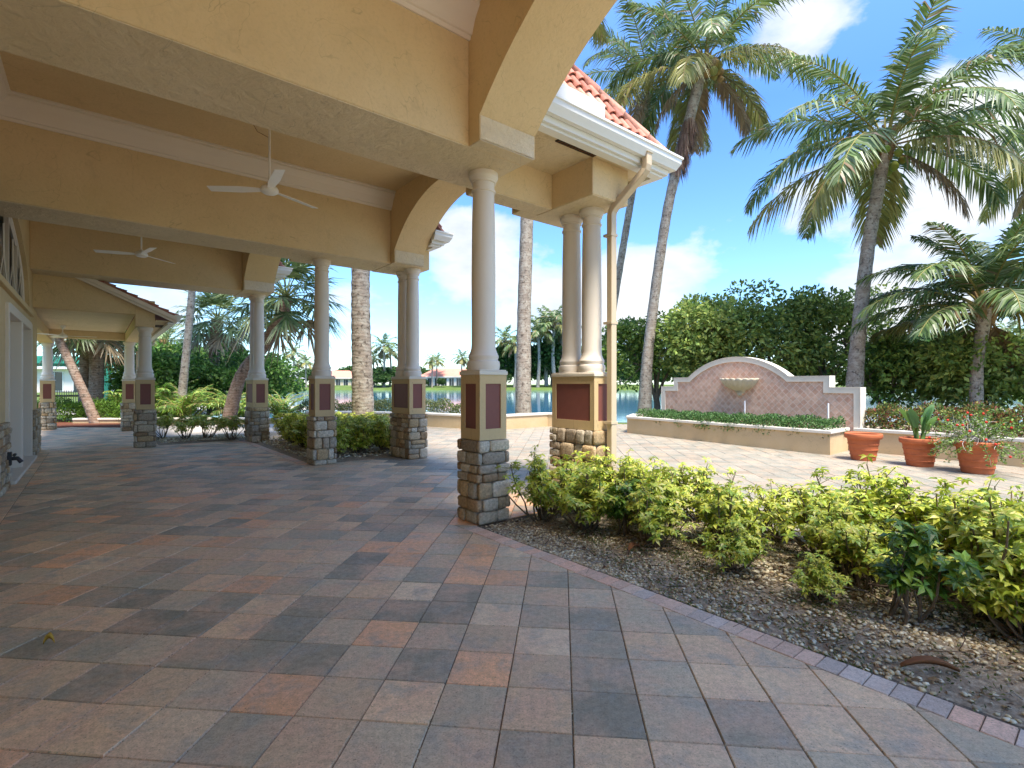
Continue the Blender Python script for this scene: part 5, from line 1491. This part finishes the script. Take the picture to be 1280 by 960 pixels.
# ================================================================== playground corner at far left
can = empty('shade_canopy', ((85-640)/635*31,31,0), R(25), 'teal and pale green fabric shade canopy beyond the fence', 'canopy')
mb = MB(); hx_, hy_ = 4.2, 3.2
V = [(-hx_,-hy_,3.0),(hx_,-hy_,3.0),(hx_,hy_,3.0),(-hx_,hy_,3.0),(-1.2,0,4.6),(1.2,0,4.6)]
mb.add(V, [(0,1,5,4),(1,2,5),(2,3,4,5),(3,0,4)]); mb.build('canopy_top', 'canopy_pale', can)
mb = MB(); mb.box(-hx_,hx_,-hy_-.02,-hy_,2.6,3.0); mb.box(hx_,hx_+.02,-hy_,hy_,2.6,3.0); mb.box(-hx_,hx_,hy_,hy_+.02,2.6,3.0); mb.box(-hx_-.02,-hx_,-hy_,hy_,2.6,3.0); mb.build('valance', 'post_teal', can)
for (x,y) in ((-hx_,-hy_),(hx_,-hy_),(hx_,hy_),(-hx_,hy_)):
    mb = MB(); mb.tube([(x,y,0),(x,y,3.0)], .09, 10); mb.build('post', 'post_teal', can)
fr = empty('teal_gate_frame', ((130-640)/635*24,24,0), 0, 'teal green metal posts joined at the top, right of the cabbage palm trunks', 'post')
for x in (-.22, .18):
    mb = MB(); mb.box(x-.10,x+.10,-.1,.1,0,2.35); mb.build('post', 'post_teal', fr)
mb = MB(); mb.box(-.75,.3,-.07,.07,2.35,2.5); mb.build('crossbar', 'post_teal', fr)
fn = empty('iron_fence', (-22,24.2,0), 0, 'dark iron picket fence between the hedge and the lawn at far left', 'fence')
mb = MB(); mb.box(0,8.2,-.02,.02,1.05,1.09); mb.box(0,8.2,-.02,.02,.15,.19); mb.build('rail', 'iron_black', fn)
mb = MB()
for i in range(74): mb.box(i*.11,i*.11+.018,-.009,.009,.05,1.15)
pk = mb.build('pickets', 'iron_black', fn)
for i in range(5):
    mb = MB(); mb.box(i*2.0,i*2.0+.06,-.03,.03,0,1.25); mb.build('post', 'iron_black', fn)
house(35,60,16,8,3.0,2.6,'pale building with white columns far beyond the fence','house_wall','canopy_pale', name='pavilion')
hd = empty('clipped_hedge', (-17.9,19.3,0), 0, 'low bright green clipped hedge at the end of the porch paving', 'hedge')
hedge(hd, [(-1.6,.0),(1.6,.3),(4.2,-.2)], 1.3, .75, 15000, .07, LIM)
mb = MB(); mb.prism([(-20.5,17.4),(-12.9,16.9),(-12.5,19.4),(-20.5,20.6)], -.05, .02); tag(mb.build('mulch', 'mulch_red'), kind='structure')
mb = MB(); mb.box(-40,-12,24.8,34,-.05,-.03); tag(mb.build('path', 'concrete'), kind='structure')

# ================================================================== camera, sky, sun
cam = bpy.data.cameras.new('camera'); co = bpy.data.objects.new('camera', cam); COL.objects.link(co)
co.location = (0,0,1.45); co.rotation_euler = (R(90),0,0)
cam.sensor_width = 36; cam.lens = 36*635/1280; cam.clip_start = .05; cam.clip_end = 3000
scene.camera = co
SE = R(67)
sd = Vector((.46,-.88,0)).normalized()      # horizontal direction towards the sun
wd_ = bpy.data.worlds.new('World'); scene.world = wd_; wd_.use_nodes = True
t = wd_.node_tree; bg = t.nodes['Background']; bg.inputs['Strength'].default_value = .15
sky = t.nodes.new('ShaderNodeTexSky'); sky.sky_type = 'NISHITA'; sky.sun_disc = False
sky.sun_elevation = SE; sky.sun_rotation = math.atan2(sd.x, sd.y); sky.air_density = 1.0; sky.dust_density = .4; sky.ozone_density = 2.0
hs = t.nodes.new('ShaderNodeHueSaturation'); hs.inputs['Saturation'].default_value = 1.1; hs.inputs['Value'].default_value = 1.0
L(t, sky.outputs[0], hs.inputs['Color'])
tc = t.nodes.new('ShaderNodeTexCoord'); sp = t.nodes.new('ShaderNodeSeparateXYZ'); L(t, tc.outputs['Generated'], sp.inputs[0])
mp = t.nodes.new('ShaderNodeMapping'); mp.inputs['Scale'].default_value = (1,1,2.1); mp.inputs['Location'].default_value = (3.1,.7,.4)
L(t, tc.outputs['Generated'], mp.inputs['Vector'])
n1 = noise(t, mp.outputs[0], 4.2, 9, .56, .2)
def mth(op, a, b=None):
    n_ = t.nodes.new('ShaderNodeMath'); n_.operation = op
    for i, v_ in enumerate((a, b)):
        if v_ is None: continue
        if isinstance(v_, (int, float)): n_.inputs[i].default_value = v_
        else: L(t, v_, n_.inputs[i])
    return n_.outputs[0]
# clouds gather in a few places low in the sky
acc = None
for (px, py, sg, amp) in [(575,285,.13,.30),(650,360,.16,.22),(780,370,.13,.26),(840,365,.10,.20),(1075,355,.13,.30),(1150,410,.16,.24),(440,380,.12,.18),(720,400,.16,.15),(1000,5,.10,.30),(1150,170,.14,.15),(1240,170,.18,.26),(1000,245,.10,.18),(1230,130,.12,.2),(560,330,.1,.12),(60,380,.3,.2)]:
    d = Vector(((px-640)/635, 1, (480-py)/635)).normalized()
    vm = t.nodes.new('ShaderNodeVectorMath'); vm.operation = 'DISTANCE'; L(t, tc.outputs['Generated'], vm.inputs[0]); vm.inputs[1].default_value = d
    g_ = mth('MULTIPLY', mth('EXPONENT', mth('MULTIPLY', mth('POWER', mth('DIVIDE', vm.outputs['Value'], sg*.8), 2), -1)), amp)
    acc = g_ if acc is None else mth('ADD', acc, g_)
tot = mth('ADD', n1, acc)
cl = ramp(t, tot, [(.65,0),(.73,.65),(.84,.97)])
cshade = noise(t, mp.outputs[0], 7.0, 6, .6)
ccol = ramp(t, cshade, [(.3,(1.15,1.25,1.4)),(.65,(1.6,1.63,1.66))])
elev = ramp(t, sp.outputs[2], [(0.0,(.37,.44,.50)),(.12,(.35,.43,.50)),(.45,(.29,.385,.51)),(1,(.95,.95,.92))])
skc = mix(t, 1.0, hs.outputs[0], elev.outputs[0], 'MULTIPLY')
mx = mix(t, cl.outputs[0], skc, ccol.outputs[0])
L(t, mx, bg.inputs['Color'])
sun = bpy.data.lights.new('sun', 'SUN'); so = bpy.data.objects.new('sun', sun); COL.objects.link(so)
sun.energy = 2.1; sun.angle = R(16); sun.color = (1,.92,.80)
tosun = Vector((sd.x*math.cos(SE), sd.y*math.cos(SE), math.sin(SE)))
so.rotation_euler = tosun.to_track_quat('Z', 'Y').to_euler(); so.location = tosun*30
scene.view_settings.view_transform = 'Standard'; scene.view_settings.look = 'None'
scene.view_settings.gamma = 1; scene.view_settings.exposure = 2.3; scene.view_settings.use_curve_mapping = False
scene.render.engine = 'CYCLES'
scene.cycles.caustics_reflective = False; scene.cycles.caustics_refractive = False; scene.cycles.max_bounces = 12; scene.cycles.diffuse_bounces = 6; scene.cycles.transparent_max_bounces = 8
